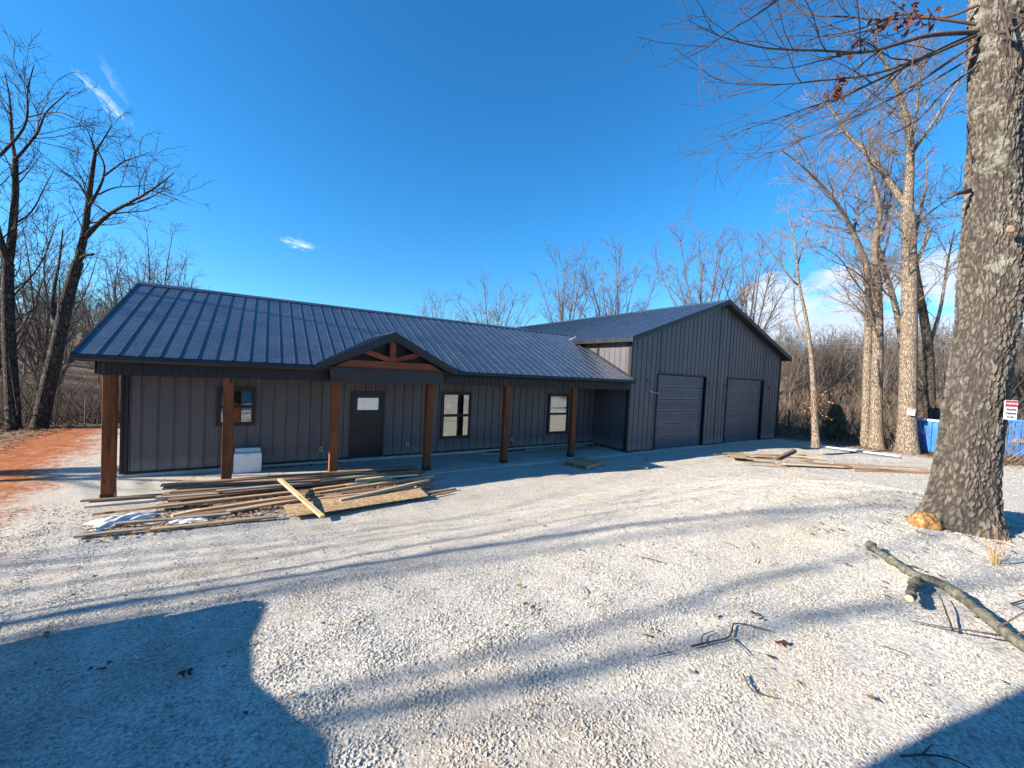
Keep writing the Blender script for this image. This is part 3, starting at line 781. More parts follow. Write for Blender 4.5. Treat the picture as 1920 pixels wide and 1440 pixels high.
# --- porch slab in bays
bays = [-0.25, 2.75, 5.75, 8.75, 11.75, XS - 0.02]
for a, b_ in zip(bays[:-1], bays[1:]):
    H(MB().box(a + 0.006, b_ - 0.006, -0.37, 1.695, -0.16, 0.0), 'porch_slab', M['concrete'])

# --- roof, main wing
deck = MB()
deck.prism([(YO + 0.02, ZE - 0.012 - 0.09), (YR, ZR - 0.012 - 0.1), (2 * YR - YO - 0.02, ZE - 0.1), (2 * YR - YO - 0.02, ZE - 0.02), (YR, ZR - 0.012), (YO + 0.02, ZE - 0.012)], 'x', XL + 0.02, XS - 0.03)
deck.prism([(1.6, main_roof_z(1.6) - 0.1), (YR, ZR - 0.1), (6.0, main_roof_z(6.0) - 0.1), (6.0, main_roof_z(6.0) - 0.02), (YR, ZR - 0.012), (1.6, main_roof_z(1.6) - 0.012)], 'x', XS - 0.02, 16.0)
roof = H(deck, 'roof', M['core'])
def rprof(w):
    P = [(0, 0), (0.004, 0.020), (0.018, 0.020), (0.022, 0)]
    nw = 5
    for i in range(nw):
        t0 = 0.022 + (w - 0.022) * (i + 0.25) / nw
        t1 = 0.022 + (w - 0.022) * (i + 0.75) / nw
        P += [(t0, 0.0), (t1, 0.0012)]
    P.append((w, 0))
    return P
def roof_panel_mesh(e, s, n, w, O0, O1, ribonly=False):
    """strip from O0 (lower edge, at t=0) to O1 (upper edge); e across, n normal"""
    mb = MB()
    P = rprof(w)
    e, n, O0, O1 = Vector(e), Vector(n), Vector(O0), Vector(O1)
    k_ = len(P)
    vs = [O0 + e * t + n * h for t, h in P] + [O1 + e * t + n * h for t, h in P]
    vs += [O0 + e * t - n * 0.012 for t in (0, w)]
    fs = [(i, i + 1, k_ + i + 1, k_ + i) for i in range(k_ - 1)]
    fs.append(tuple(range(k_)) [::-1] + (2 * k_, 2 * k_ + 1))
    mb.pts(vs, fs)
    return mb.mesh('roof_panel', M['roof'])
sl_ = math.atan(KM)
nfr = (0, -math.sin(sl_), math.cos(sl_))
nbk = (0, math.sin(sl_), math.cos(sl_))
rp_front = roof_panel_mesh((1, 0, 0), None, nfr, 0.3, (0, YO - 0.03, ZE - 0.03 * KM), (0, YR, ZR))
rp_back = roof_panel_mesh((1, 0, 0), None, nbk, 0.3, (0, 2 * YR - YO + 0.03, ZE - 0.03 * KM), (0, YR, ZR))
for i in range(51):
    link('roof_panel', rp_front, roof, (XL + 0.3 * i, 0, 0))
for i in range(51):
    link('roof_panel', rp_back, roof, (XL + 0.3 * i, 0, 0))
rp_up = roof_panel_mesh((1, 0, 0), None, nfr, 0.3, (0, 2.2, main_roof_z(2.2)), (0, YR, ZR))
for i in range(5):
    link('roof_panel', rp_up, roof, (14.87 + 0.3 * i, 0, 0))
H(MB().prism([(YR - 0.14, ZR - 0.035), (YR, ZR + 0.045), (YR + 0.14, ZR - 0.035), (YR + 0.14, ZR - 0.055), (YR, ZR + 0.02), (YR - 0.14, ZR - 0.055)], 'x', XL - 0.01, 15.6), 'ridge_cap', M['roof'])
# eave fascia and gutter
H(MB().prism([(YO - 0.10, ZE - 0.035), (YO - 0.11, ZE - 0.10), (YO - 0.06, ZE - 0.145), (YO + 0.02, ZE - 0.145), (YO + 0.02, ZE - 0.03)], 'x', XL + 0.005, XS + 0.02), 'gutter', M['black'])
H(MB().box(XL + 0.01, XS - 0.03, YO + 0.022, 0.0, ZE - 0.148, ZE - 0.128), 'soffit', M['soffit'])
H(MB().box(-0.09, XS - 0.03, 0.102, YW - 0.03, 2.74, 2.76), 'porch_ceiling', M['soffit'])
# left rake trim
for sgn in (1, -1):
    a = (YO - 0.05 if sgn > 0 else 2 * YR - YO + 0.05)
    H(MB().prism([(a, ZE - 0.17 - 0.05 * KM), (YR, ZR - 0.16), (YR, ZR + 0.03), (a, ZE + 0.03 - 0.05 * KM)], 'x', XL - 0.035, XL - 0.001), 'rake_trim', M['black'])
H(MB().prism([(YO + 0.03, ZE - 0.15), (YR, ZR - 0.15), (2 * YR - YO, ZE - 0.15), (2 * YR - YO, ZE - 0.125), (YR, ZR - 0.125), (YO + 0.03, ZE - 0.125)], 'x', XL + 0.001, -0.21), 'soffit', M['soffit'])
# header beam with ribbed black cladding
hdr = H(MB().box(-0.14, XS - 0.03, -0.095, 0.10, 2.49, 2.772), 'header_beam', M['header'])
hp = wall_panel_mesh((0, -0.097, 0), (1, 0, 0), (0, -1, 0), 0.15, 2.492, 2.768, 2.768, M['header'], [(0, 0), (0.003, 0.014), (0.022, 0.014), (0.025, 0), (0.08, 0), (0.084, 0.004), (0.096, 0.004), (0.1, 0)])
i = 0
while -0.14 + 0.15 * (i + 1) < XS - 0.02:
    xx = -0.14 + 0.15 * i
    if not (3.9 < xx < 6.7):
        link('header_panel', hp, hdr, (xx, 0, 0))
    i += 1
H(MB().box(-0.14, 0.06, 0.104, YW, 2.49, 2.772), 'header_beam', M['header'])

# --- porch posts
for px_ in (0.0, 1.913, 4.118, 6.606, 9.211, 12.037):
    pm_ = MB()
    pm_.bar((0, 0, 0), (2.478, 0, 0), 0.19, 0.19, 0.006)
    me = pm_.mesh('post', M['post'])
    po = link('post', me, house, (px_ + HOFF.x, HOFF.y, 0.010))
    po.rotation_euler = (0, -math.pi / 2, 0)
    bm_ = MB()
    bm_.box(-0.002, 0.12, -0.101, 0.101, -0.101, 0.101)
    link('post_base', bm_.mesh('post_base', M['black']), po)

# --- entry gable
GX0, GXR, GX1, GZE, GZR = 3.66, 5.40, 7.14, 2.915, 3.80
GK = (GZR - GZE) / (GXR - GX0)
YF = -0.52
def valley_x(y):  # horizontal distance from the gable ridge where the gable roof meets the main roof
    z = ZE + KM * (y - YO)
    return max(0.0, min(GXR - GX0, (GZR + 0.02 - z) / GK))
gd = MB()
yb = YO + (GZR - ZE) / KM
gd.pts([(GX0, YF, GZE), (GXR, YF, GZR), (GX1, YF, GZE), (GXR, yb, GZR), (GX0, YO + 0.03, GZE), (GX1, YO + 0.03, GZE),
        (GX0, YF, GZE - 0.05), (GXR, YF, GZR - 0.05), (GX1, YF, GZE - 0.05)],
       [(0, 1, 3, 4), (1, 2, 5, 3), (0, 6, 7, 1), (1, 7, 8, 2)])
groof = H(gd, 'gable_roof', M['black'])
ng = 7
for sgn in (-1, 1):
    for i in range(ng):
        y0 = YF - 0.03 + (yb - YF + 0.02) * i / ng
        y1 = YF - 0.03 + (yb - YF + 0.02) * (i + 1) / ng
        d0, d1 = valley_x(y0) + (0.02 if y0 < YO else 0), valley_x(y1)
        def pt(d, y, h):
            return (GXR + sgn * d, y, GZR - GK * d + h)
        mb = MB()
        mb.pts([pt(d0, y0, 0.012), pt(d1, y1, 0.012), pt(0, y1, 0.012), pt(0, y0, 0.012)], [(0, 1, 2, 3)])
        mb.bar(pt(d0, y0 + 0.015, 0.022), pt(0.0, y0 + 0.015, 0.022), 0.025, 0.028)
        H(mb, 'roof_panel', M['roof'], groof)
    rk = MB()
    xe = GXR + sgn * (GXR - GX0 + 0.07)
    ze_ = GZR - GK * (GXR - GX0 + 0.07)
    pl = [(GXR, GZR + 0.035), (xe, ze_ + 0.035), (xe, ze_ - 0.07), (GXR + sgn * 1.6, GZR - GK * 1.6 - 0.13), (GXR, GZR - 0.13)]
    rk.prism(pl, 'y', YF - 0.05, YF - 0.004)
    pl2 = [(GXR, GZR - 0.13), (GXR + sgn * 1.58, GZR - GK * 1.58 - 0.13), (GXR + sgn * 1.45, GZR - GK * 1.45 - 0.175), (GXR, GZR - 0.195)]
    rk.prism(pl2, 'y', YF - 0.02, YF + 0.03)
    H(rk, 'rake_trim', M['black'])
    H(MB().prism([(YF - 0.03, 0), (yb, 0)] + [(yb, 0.001), (YF - 0.03, 0.001)], 'x', 0, 0.001), 'ridge_cap', M['roof']) if False else None
H(MB().prism([(GXR - 0.09, GZR - 0.02), (GXR, GZR + 0.04), (GXR + 0.09, GZR - 0.02), (GXR, GZR + 0.015)], 'y', YF - 0.045, yb), 'ridge_cap', M['roof'])
H(MB().prism([(GX0 + 0.15, 2.83), (GX1 - 0.15, 2.83), (GXR, GZR - 0.08)], 'y', -0.20, -0.16), 'gable_panel', M['header'])
H(MB().box(3.93, 6.80, -0.50, -0.12, 2.495, 2.828), 'entry_beam', M['black'])
H(MB().box(3.80, 6.95, -0.515, -0.12, 2.829, 2.85), 'entry_beam', M['black'])
tr_ = H(MB().box(5.325, 5.475, -0.46, -0.31, 3.055, 3.64), 'gable_truss', M['truss'])
mb = MB(); mb.prism([(3.97, 2.852), (6.83, 2.852), (6.42, 3.052), (4.36, 3.052)], 'y', -0.465, -0.315); H(mb, 'chord', M['truss'], tr_)
for s_ in (-1, 1):
    mb = MB(); mb.bar((GXR + s_ * 0.078, -0.385, 3.10), (GXR + s_ * 0.72, -0.385, 3.30), 0.14, 0.13, 0.0); H(mb, 'strut', M['truss'], tr_)

# --- windows and entry door on the porch wall
def window(x0, x1, z0, z1, label=None):
    f = 0.055
    yf0, yf1 = YW - 0.075, YW - 0.004
    mb = MB()
    mb.box(x0, x0 + f, yf0, yf1, z0, z1)
    mb.box(x1 - f, x1, yf0, yf1, z0, z1)
    mb.box(x0 + f, x1 - f, yf0, yf1, z0, z0 + f)
    mb.box(x0 + f, x1 - f, yf0, yf1, z1 - f, z1)
    o = H(mb, 'window', M['black'])
    zm = (z0 + z1) / 2
    for a, b_, dy in ((z0 + f, zm, 0.012), (zm, z1 - f, 0.026)):
        s_ = MB()
        t = 0.045
        ya, yb_ = yf0 + dy, yf0 + dy + 0.024
        s_.box(x0 + f, x0 + f + t, ya, yb_, a, b_)
        s_.box(x1 - f - t, x1 - f, ya, yb_, a, b_)
        s_.box(x0 + f + t, x1 - f - t, ya, yb_, a, a + t)
        s_.box(x0 + f + t, x1 - f - t, ya, yb_, b_ - t, b_)
        H(s_, 'sash', M['dark_plastic'], o)
        H(MB().box(x0 + f + t - 0.004, x1 - f - t + 0.004, ya + 0.010, ya + 0.016, a + t - 0.004, b_ - t + 0.004), 'pane', M['glass'], o)
    return o
window(1.55, 2.40, 1.17, 2.18)
window(7.70, 8.82, 0.54, 2.16)
window(12.27, 13.30, 0.53, 2.16)
dr = MB()
dr.box(4.80, 4.865, YW - 0.07, YW - 0.004, 0.02, 2.13)
dr.box(5.735, 5.80, YW - 0.07, YW - 0.004, 0.02, 2.13)
dr.box(4.865, 5.735, YW - 0.07, YW - 0.004, 2.07, 2.13)
door = H(dr, 'door', M['black'])
lf = MB()
y0_, y1_ = YW - 0.045, YW - 0.006
lf.box(4.868, 4.99, y0_, y1_, 0.03, 2.067)
lf.box(5.61, 5.732, y0_, y1_, 0.03, 2.067)
lf.box(4.99, 5.61, y0_, y1_, 0.03, 0.24)
lf.box(4.99, 5.61, y0_, y1_, 1.42, 1.56)
lf.box(4.99, 5.61, y0_, y1_, 1.93, 2.067)
lf.box(5.255, 5.345, y0_, y1_, 0.24, 1.42)
lf.box(4.99, 5.255, y0_ + 0.014, y1_, 0.24, 1.42)
lf.box(5.345, 5.61, y0_ + 0.014, y1_, 0.24, 1.42)
H(lf, 'door_leaf', M['black'], door)
H(MB().box(4.985, 5.615, y0_ + 0.012, y0_ + 0.02, 1.555, 1.935), 'pane', M['glass_rain'], door)
kb = MB(); kb.tube([(4.925, y0_, 0.98), (4.925, y0_ - 0.04, 0.98), (4.925, y0_ - 0.07, 0.98)], 0.026, 10); kb.tube([(4.925, y0_, 1.12), (4.925, y0_ - 0.02, 1.12)], 0.028, 10)
H(kb, 'handle', M['dark_plastic'], door)
H(MB().box(4.80, 5.80, 1.62, YW - 0.004, 0.0745, 0.095), 'threshold', M['galv'], door)

# --- garage wing
G1, G2, GH = (16.56, 19.95), (21.80, 25.20), 3.18
YB = 18.2
core = MB()
def zt_core(x): return shop_roof_z(x) - 0.14
edges = [XS, G1[0], G1[1], XRID, G2[0], G2[1], XSR]
for a, b_ in zip(edges[:-1], edges[1:]):
    zb = GH if (a, b_) in (G1, G2) else -0.05
    core.prism([(a, zb), (b_, zb), (b_, zt_core(b_)), (a, zt_core(a))], 'y', YS + 0.042, YS + 0.19)
wall_g = H(core, 'wall', M['core'])
cols = sorted(set([round(XS + 0.3 * i, 3) for i in range(41)] + [G1[0], G1[1], G2[0], G2[1], XRID, XSR]))
cols = [c for c in cols if c <= XSR]
for a, b_ in zip(cols[:-1], cols[1:]):
    if b_ - a < 0.03: continue
    mid = (a + b_) / 2
    zb = GH + 0.03 if (G1[0] < mid < G1[1] or G2[0] < mid < G2[1]) else 0.03
    link('wall_panel', wall_panel_mesh((a, YS + 0.01, 0), (1, 0, 0), (0, -1, 0), b_ - a, zb, zt_core(a), zt_core(b_), M['siding']), wall_g)
core = MB().box(XS + 0.042, XS + 0.19, YS + 0.2, YB, -0.05, shop_roof_z(XS) - 0.12)
wall_s = H(core, 'wall', M['core'])
wpm = None
for i in range(32):
    y1 = YS + 0.02 + 0.3 * (i + 1)
    if wpm is None:
        wpm = wall_panel_mesh((XS + 0.01, 0.3, 0), (0, -1, 0), (-1, 0, 0), 0.3, 0.03, shop_roof_z(XS) - 0.14, shop_roof_z(XS) - 0.14, M['siding'])
    link('wall_panel', wpm, wall_s, (0, y1 - 0.3, 0))
H(MB().box(XSR - 0.15, XSR, YS + 0.165, YB, -0.05, shop_roof_z(XSR) - 0.12), 'wall', M['siding'])
H(MB().prism([(XS + 0.165, -0.05), (XSR - 0.155, -0.05), (XSR - 0.155, zt_core(XSR)), (XRID, zt_core(XRID)), (XS + 0.165, zt_core(XS))], 'y', YB - 0.15, YB), 'wall', M['siding'])
for xx, a, b_ in ((XS, -0.028, 0.07), (XSR, -0.07, 0.028)):
    H(MB().box(xx + a, xx + b_, YS - 0.028, YS + 0.09, 0.0, shop_roof_z(XS) - 0.13), 'corner_trim', M['black'])
H(MB().box(XS - 0.03, XS + 0.005, YW - 0.06, YW + 0.05, main_roof_z(YW) - 0.05, shop_roof_z(XS) - 0.13), 'corner_trim', M['black'])
for a, b_ in ((XS + 0.07, G1[0] - 0.06), (G1[1] + 0.06, G2[0] - 0.06), (G2[1] + 0.06, XSR - 0.07)):
    H(MB().box(a, b_, YS - 0.03, YS + 0.008, 0.0, 0.04), 'base_trim', M['black'])
H(MB().box(XS - 0.02, XS + 0.008, YS + 0.09, YW - 0.04, 0.002, 0.05), 'base_trim', M['black'])
# roof
dk = MB()
xl_, xr_ = 14.50, 27.36
dk.prism([(xl_ + 0.02, shop_roof_z(xl_) - 0.11), (XRID, ZRID - 0.12), (xr_ - 0.02, shop_roof_z(xr_) - 0.11), (xr_ - 0.02, shop_roof_z(xr_) - 0.012), (XRID, ZRID - 0.012), (xl_ + 0.02, shop_roof_z(xl_) - 0.012)], 'y', -0.36, YB + 0.3)
roof2 = H(dk, 'roof', M['core'])
sl2 = math.atan(KS)
for sgn, xe in ((-1, xl_), (1, xr_)):
    nn = (sgn * math.sin(sl2), 0, math.cos(sl2))
    me = roof_panel_mesh((0, 1, 0), None, nn, 0.3, (xe + sgn * 0.02, 0, shop_roof_z(xe) - 0.02 * KS), (XRID, 0, ZRID))
    for i in range(62):
        link('roof_panel', me, roof2, (0, -0.38 + 0.3 * i, 0))
    zr_ = shop_roof_z(xe)
    H(MB().prism([(xe + sgn * 0.035, zr_ - 0.19), (xe + sgn * 0.035, zr_ - 0.03), (xe - sgn * 0.01, zr_ - 0.03), (xe - sgn * 0.01, zr_ - 0.19)], 'y', -0.40, YB + 0.3), 'fascia', M['black'])
    H(MB().prism([(xe + sgn * 0.04, zr_ - 0.20), (XRID, ZRID - 0.17), (XRID, ZRID + 0.035), (xe + sgn * 0.04, zr_ + 0.02)], 'y', -0.435, -0.402), 'rake_trim', M['black'])
    xa = XS if sgn < 0 else XSR
    H(MB().prism([(xe, zr_ - 0.165), (XRID, ZRID - 0.165), (XRID, ZRID - 0.14), (xe, zr_ - 0.14)], 'y', -0.398, YS - 0.03), 'soffit', M['soffit'])
    H(MB().box(min(xe, xa), max(xe, xa), YS - 0.02, YB, zr_ - 0.165, zr_ - 0.14), 'soffit', M['soffit'])
H(MB().prism([(XRID - 0.15, ZRID - 0.03), (XRID, ZRID + 0.05), (XRID + 0.15, ZRID - 0.03), (XRID + 0.15, ZRID - 0.05), (XRID, ZRID + 0.02), (XRID - 0.15, ZRID - 0.05)], 'y', -0.42, YB + 0.31), 'ridge_cap', M['roof'])
# valley flashing where the two roofs meet
fl = MB()
va = Vector((15.62, YR - 0.02, ZR + 0.045)); vb = Vector((14.47, YO + (shop_roof_z(14.47) - ZE) / KM, shop_roof_z(14.47) + 0.03))
fl.bar(va, vb, 0.09, 0.012)
H(fl, 'valley_flashing', M['flash'])
fl = MB(); fl.bar((XS - 0.03, YO, ZE + 0.035), (XS - 0.03, 3.1, main_roof_z(3.1) + 0.035), 0.05, 0.05)
H(fl, 'wall_flashing', M['black'])
# overhead doors
def garage_door(a, b_, label):
    jm = MB()
    jm.box(a - 0.06, a, YS - 0.034, YS + 0.22, 0.0, GH + 0.06)
    jm.box(b_, b_ + 0.06, YS - 0.034, YS + 0.22, 0.0, GH + 0.06)
    jm.box(a, b_, YS - 0.034, YS + 0.22, GH, GH + 0.06)
    d = H(jm, 'garage_door', M['black'])
    d['label'] = label
    ns = 6
    hsec = (GH - 0.02) / ns
    for i in range(ns):
        z0, z1 = 0.015 + i * hsec, 0.015 + (i + 1) * hsec - 0.022
        mb = MB()
        yd = YS + 0.10
        mb.box(a + 0.003, b_ - 0.003, yd, yd + 0.045, z0, z1)
        nr = 26
        for j in range(nr):
            xa = a + 0.09 + (b_ - a - 0.18) * j / nr
            mb.box(xa, xa + 0.075, yd - 0.018, yd - 0.001, z0 + 0.07, z1 - 0.07)
        mb.box(a + 0.003, b_ - 0.003, yd - 0.008, yd - 0.0005, z1 - 0.03, z1)
        H(mb, 'door_section', M['garage'], d)
    H(MB().box(a + 0.01, b_ - 0.01, YS + 0.085, YS + 0.165, -0.03, 0.014), 'bottom_seal', M['rubber'], d)
garage_door(G1[0], G1[1], 'overhead garage door nearer the porch')
garage_door(G2[0], G2[1], 'overhead garage door farther from the porch')
H(MB().box(XS + 0.2, XSR - 0.2, YS - 0.2, 6.0, -0.2, -0.012), 'garage_floor', M['concrete'])

# --- electrical boxes with loose cable
def sag(p0, p1, p2, n=10):
    p0, p1, p2 = Vector(p0), Vector(p1), Vector(p2)
    return [(p0 * (1 - t) ** 2 + p1 * 2 * t * (1 - t) + p2 * t * t) for t in [i / n for i in range(n + 1)]]
for i, (xx, zz) in enumerate(((4.03, 0.42), (6.58, 0.42), (10.61, 0.40))):
    bx = H(MB().box(xx - 0.04, xx + 0.04, YW - 0.05, YW - 0.022, zz - 0.06, zz + 0.06), 'outlet_box', M['ivory'])
    H(MB().box(xx - 0.022, xx + 0.022, YW - 0.054, YW - 0.049, zz - 0.04, zz + 0.04), 'outlet_face', M['dark_plastic'], bx)
    for ex, ey in ((0.10, -0.10), (0.30, -0.16)):
        mb = MB(); mb.tube(sag((xx, YW - 0.05, zz - 0.06), (xx + ex * 1.1, YW - 0.14, zz - 0.06), (xx + ex, YW - 0.12 + ey, 0.012)), 0.006, 5)
        H(mb, 'cable', M['cord_grey'], bx, True)
for xx, zz, pts in ((15.86, 2.90, [(0, 0), (0.06, -0.35), (0.08, -0.42), (0.35, -0.50), (0.66, -0.52)]), (20.22, 2.9, [(0, 0), (0.25, -0.3), (0.28, -0.55), (0.1, -0.75)]),
                    (21.55, 2.8, [(0, 0), (0.08, -0.35), (0.0, -0.8), (-0.45, -1.15)]), (25.78, 2.8, [(0, 0), (0.1, -0.5), (0.3, -0.9), (0.62, -1.1)])):
    mb = MB(); mb.tube([(xx, YS - 0.012, zz), (xx, YS - 0.045, zz)], 0.05, 10)
    bx = H(mb, 'light_box', M['dark_plastic'])
    mb = MB(); mb.tube([(xx + a, YS - 0.05 - 0.05 * (j % 2), zz + b_) for j, (a, b_) in enumerate(pts)], 0.009, 5)
    H(mb, 'cable', M['cord_copper'], bx, True)
    if xx < 16:
        mb = MB(); mb.tube([(xx + 0.09, YS - 0.11, zz - 0.43), (xx + 0.36, YS - 0.10, zz - 0.5), (xx + 0.66, YS - 0.12, zz - 0.52)], 0.018, 6, 0.01)
        H(mb, 'cable', M['ivory'], bx, True)

# ================================================================== bare trees
def resample(pts, K):
    pts = np.asarray(pts, float)
    for _ in range(2):      # corner cutting, ends kept
        q_ = [pts[0]]
        for a, b_ in zip(pts[:-1], pts[1:]):
            q_ += [a * 0.75 + b_ * 0.25, a * 0.25 + b_ * 0.75]
        q_.append(pts[-1])
        pts = np.array(q_)
    d = np.r_[0, np.cumsum(np.linalg.norm(np.diff(pts, axis=0), axis=1))]
    t = np.linspace(0, d[-1], K)
    return np.stack([np.interp(t, d, pts[:, i]) for i in range(3)], -1)

def tubes(paths, radii, sides):
    """paths (N,K,3), radii (N,K) -> V,F quads"""
    Pn = np.asarray(paths, float)
    Rn = np.asarray(radii, float)
    N_, K = Pn.shape[:2]
    T = np.gradient(Pn, axis=1)
    T /= np.linalg.norm(T, axis=2, keepdims=True) + 1e-9
    ref = np.where(np.abs(T[:, :1, 2:3]) < 0.85, np.array([0, 0, 1.0]), np.array([1.0, 0, 0]))
    ref = np.broadcast_to(ref, T.shape)
    E_ = np.cross(T, ref)
    E_ /= np.linalg.norm(E_, axis=2, keepdims=True) + 1e-9
    B_ = np.cross(E_, T)
    a = np.arange(sides) * 2 * np.pi / sides
    V_ = Pn[:, :, None, :] + Rn[:, :, None, None] * (E_[:, :, None, :] * np.cos(a)[None, None, :, None] + B_[:, :, None, :] * np.sin(a)[None, None, :, None])
    n_, k_, s_ = np.meshgrid(np.arange(N_), np.arange(K - 1), np.arange(sides), indexing='ij')
    base = n_ * K * sides
    s2 = (s_ + 1) % sides
    F_ = np.stack([base + k_ * sides + s_, base + k_ * sides + s2, base + (k_ + 1) * sides + s2, base + (k_ + 1) * sides + s_], -1)
    return V_.reshape(-1, 3), F_.reshape(-1, 4)

def spawn(paths, radii, r_, n_per_m, length, ang, rmin, wander, trop, K, tmin=0.15, ratio=0.5, maxfrac=0.75):
    """one generation of side shoots from each path"""
    op, orr = [], []
    for p, rr in zip(paths, radii):
        seg = np.linalg.norm(np.diff(p, axis=0), axis=1)
        L_ = seg.sum()
        n = n_per_m * L_
        n = int(n) + (1 if r_.random() < n - int(n) else 0)
        if n == 0:
            continue
        kk = len(p)
        for t in r_.uniform(tmin, 1.0, n):
            u = t * (kk - 1)
            i = min(int(u), kk - 2)
            f = u - i
            pos = p[i] * (1 - f) + p[i + 1] * f
            d = p[i + 1] - p[i]
            d = d / (np.linalg.norm(d) + 1e-9)
            pr = rr[i] * (1 - f) + rr[i + 1] * f
            side = r_.normal(size=3)
            side -= d * side.dot(d)
            side /= np.linalg.norm(side) + 1e-9
            a = ang * r_.uniform(0.6, 1.35)
            d = d * math.cos(a) + side * math.sin(a)
            ln = min(length * r_.uniform(0.5, 1.35) * (1.2 - 0.6 * t), L_ * maxfrac)
            if ln < 0.03:
                continue
            st = ln / (K - 1)
            pts = [pos]
            for _ in range(K - 1):
                d = d + r_.normal(size=3) * wander
                d[2] += trop
                d /= np.linalg.norm(d)
                pts.append(pts[-1] + d * st)
            r0 = max(rmin, min(pr * ratio * r_.uniform(0.7, 1.1), ln * 0.016))
            op.append(np.array(pts))
            orr.append(np.linspace(r0, max(rmin * 0.6, r0 * 0.25), K))
    return op, orr

def merge(lst):
    Vs, Fs, o_ = [], [], 0
    for V_, F_ in lst:
        Vs.append(V_)
        Fs.append(F_ + o_)
        o_ += len(V_)
    return np.concatenate(Vs), np.concatenate(Fs)

def tree_geo(skel, seed, gens, trunk_sides=12, K0=14, flare=1.25):
    """skel: [(pts, r0, r1)], first limb is the trunk; gens: list of dicts"""
    r_ = np.random.default_rng(seed)
    tp = resample(skel[0][0], 22)
    tr = np.linspace(skel[0][1], skel[0][2], 22)
    tr[:3] *= np.array([flare, 1 + (flare - 1) * 0.45, 1 + (flare - 1) * 0.12])
    trunk = tubes(tp[None], tr[None], trunk_sides)
    parts = []
    lp, lr = [], []
    for pts, a, b_ in skel[1:]:
        lp.append(resample(pts, K0))
        lr.append(np.linspace(a, b_, K0))
    if lp:
        parts.append(tubes(np.array(lp), np.array(lr), 7))
    cur_p, cur_r = lp + [tp[len(tp) // 2:]], lr + [tr[len(tp) // 2:]]
    for g in gens:
        g = dict(g)
        sides = g.pop('sides', 3)
        cur_p, cur_r = spawn(cur_p, cur_r, r_, **g)
        if not cur_p:
            break
        parts.append(tubes(np.array(cur_p), np.array(cur_r), sides))
    return trunk, (merge(parts) if parts else None)

def vase(seed, Ht, r0, spread=0.28, nl=6, fork=0.42, lean=0.0):
    """a generic bare hardwood, local coordinates, base at the origin"""
    r_ = np.random.default_rng(seed)
    top = np.array([r_.normal() * 0.04 * Ht + lean * Ht, r_.normal() * 0.04 * Ht, Ht])
    fk = np.array([top[0] * 0.35, top[1] * 0.35, Ht * fork])
    skel = [([np.array([0, 0, -0.4]), np.array([fk[0] * 0.3, fk[1] * 0.5, fk[2] * 0.5]), fk], r0, r0 * 0.66)]
    a0 = r_.uniform(0, 6.28)
    for i in range(nl):
        a = a0 + i * 2.4 + r_.normal() * 0.3
        rad = spread * Ht * r_.uniform(0.35, 1.0)
        zt = Ht * r_.uniform(0.72, 1.0)
        st = fk * r_.uniform(0.72, 1.0)
        st[2] = Ht * r_.uniform(fork * 0.75, fork)
        if i == 0:
            st, rad, zt = fk, 0.03 * Ht, Ht
        tip = np.array([fk[0] + rad * math.cos(a), fk[1] + rad * math.sin(a), zt])
        st = np.array([fk[0] * st[2] / fk[2], fk[1] * st[2] / fk[2], st[2]])
        mid1 = st * 0.6 + tip * 0.4 + np.array([math.cos(a), math.sin(a), -0.25]) * rad * 0.12
        mid2 = st * 0.3 + tip * 0.7 + r_.normal(size=3) * 0.02 * Ht
        skel.append(([st, mid1, mid2, tip], r0 * (0.5 if i else 0.62), r0 * 0.07))
    return skel

def place_tree(name, geo, mats, label, cat='tree', group=None, loc=(0, 0, 0), rz=0.0, sc=1.0):
    t = tag(empty(name, loc, rz), label, cat, group)
    t.scale = (sc, sc, sc)
    link('trunk', np_mesh('trunk', geo[0][0], geo[0][1], mats[0], True), t)
    if geo[1] is not None:
        link('crown', np_mesh('crown', geo[1][0], geo[1][1], mats[1], True), t)
    return t

def copy_tree(src, loc, rz, sc, label=None, group=None):
    c = src.copy()
    COL.objects.link(c)
    c.location = loc
    c.rotation_euler = (0, 0, rz)
    c.scale = (sc, sc, sc)
    if label: c['label'] = label
    if group: c['group'] = group
    for ch in list(src.children):
        d = ch.copy()
        COL.objects.link(d)
        d.parent = c
    return c

def local(skel):
    """move a world-space skeleton to its own base"""
    b_ = np.array(skel[0][0][0], float)
    return [([np.array(p) - b_ for p in pts], a, c) for pts, a, c in skel], tuple(b_)

def gens(n1, l1, n2, l2, n3, l3, rm, trop=0.06, wander=0.16):
    return [dict(n_per_m=n1, length=l1, ang=0.75, rmin=rm * 1.8, wander=wander, trop=trop, K=6, sides=4),
            dict(n_per_m=n2, length=l2, ang=0.75, rmin=rm * 1.25, wander=wander, trop=trop, K=5, sides=3),
            dict(n_per_m=n3, length=l3, ang=0.7, rmin=rm, wander=wander, trop=trop, K=4, sides=3)]

# --- the two large trees left of the house
sk, base = local(TREE_A)
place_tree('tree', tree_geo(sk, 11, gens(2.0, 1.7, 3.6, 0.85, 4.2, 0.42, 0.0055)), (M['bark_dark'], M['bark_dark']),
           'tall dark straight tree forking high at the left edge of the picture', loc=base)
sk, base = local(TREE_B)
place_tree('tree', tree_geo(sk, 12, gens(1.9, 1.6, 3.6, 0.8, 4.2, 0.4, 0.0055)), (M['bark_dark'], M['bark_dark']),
           'dark leaning tree with a long limb reaching over the house roof, left of the porch', loc=base)
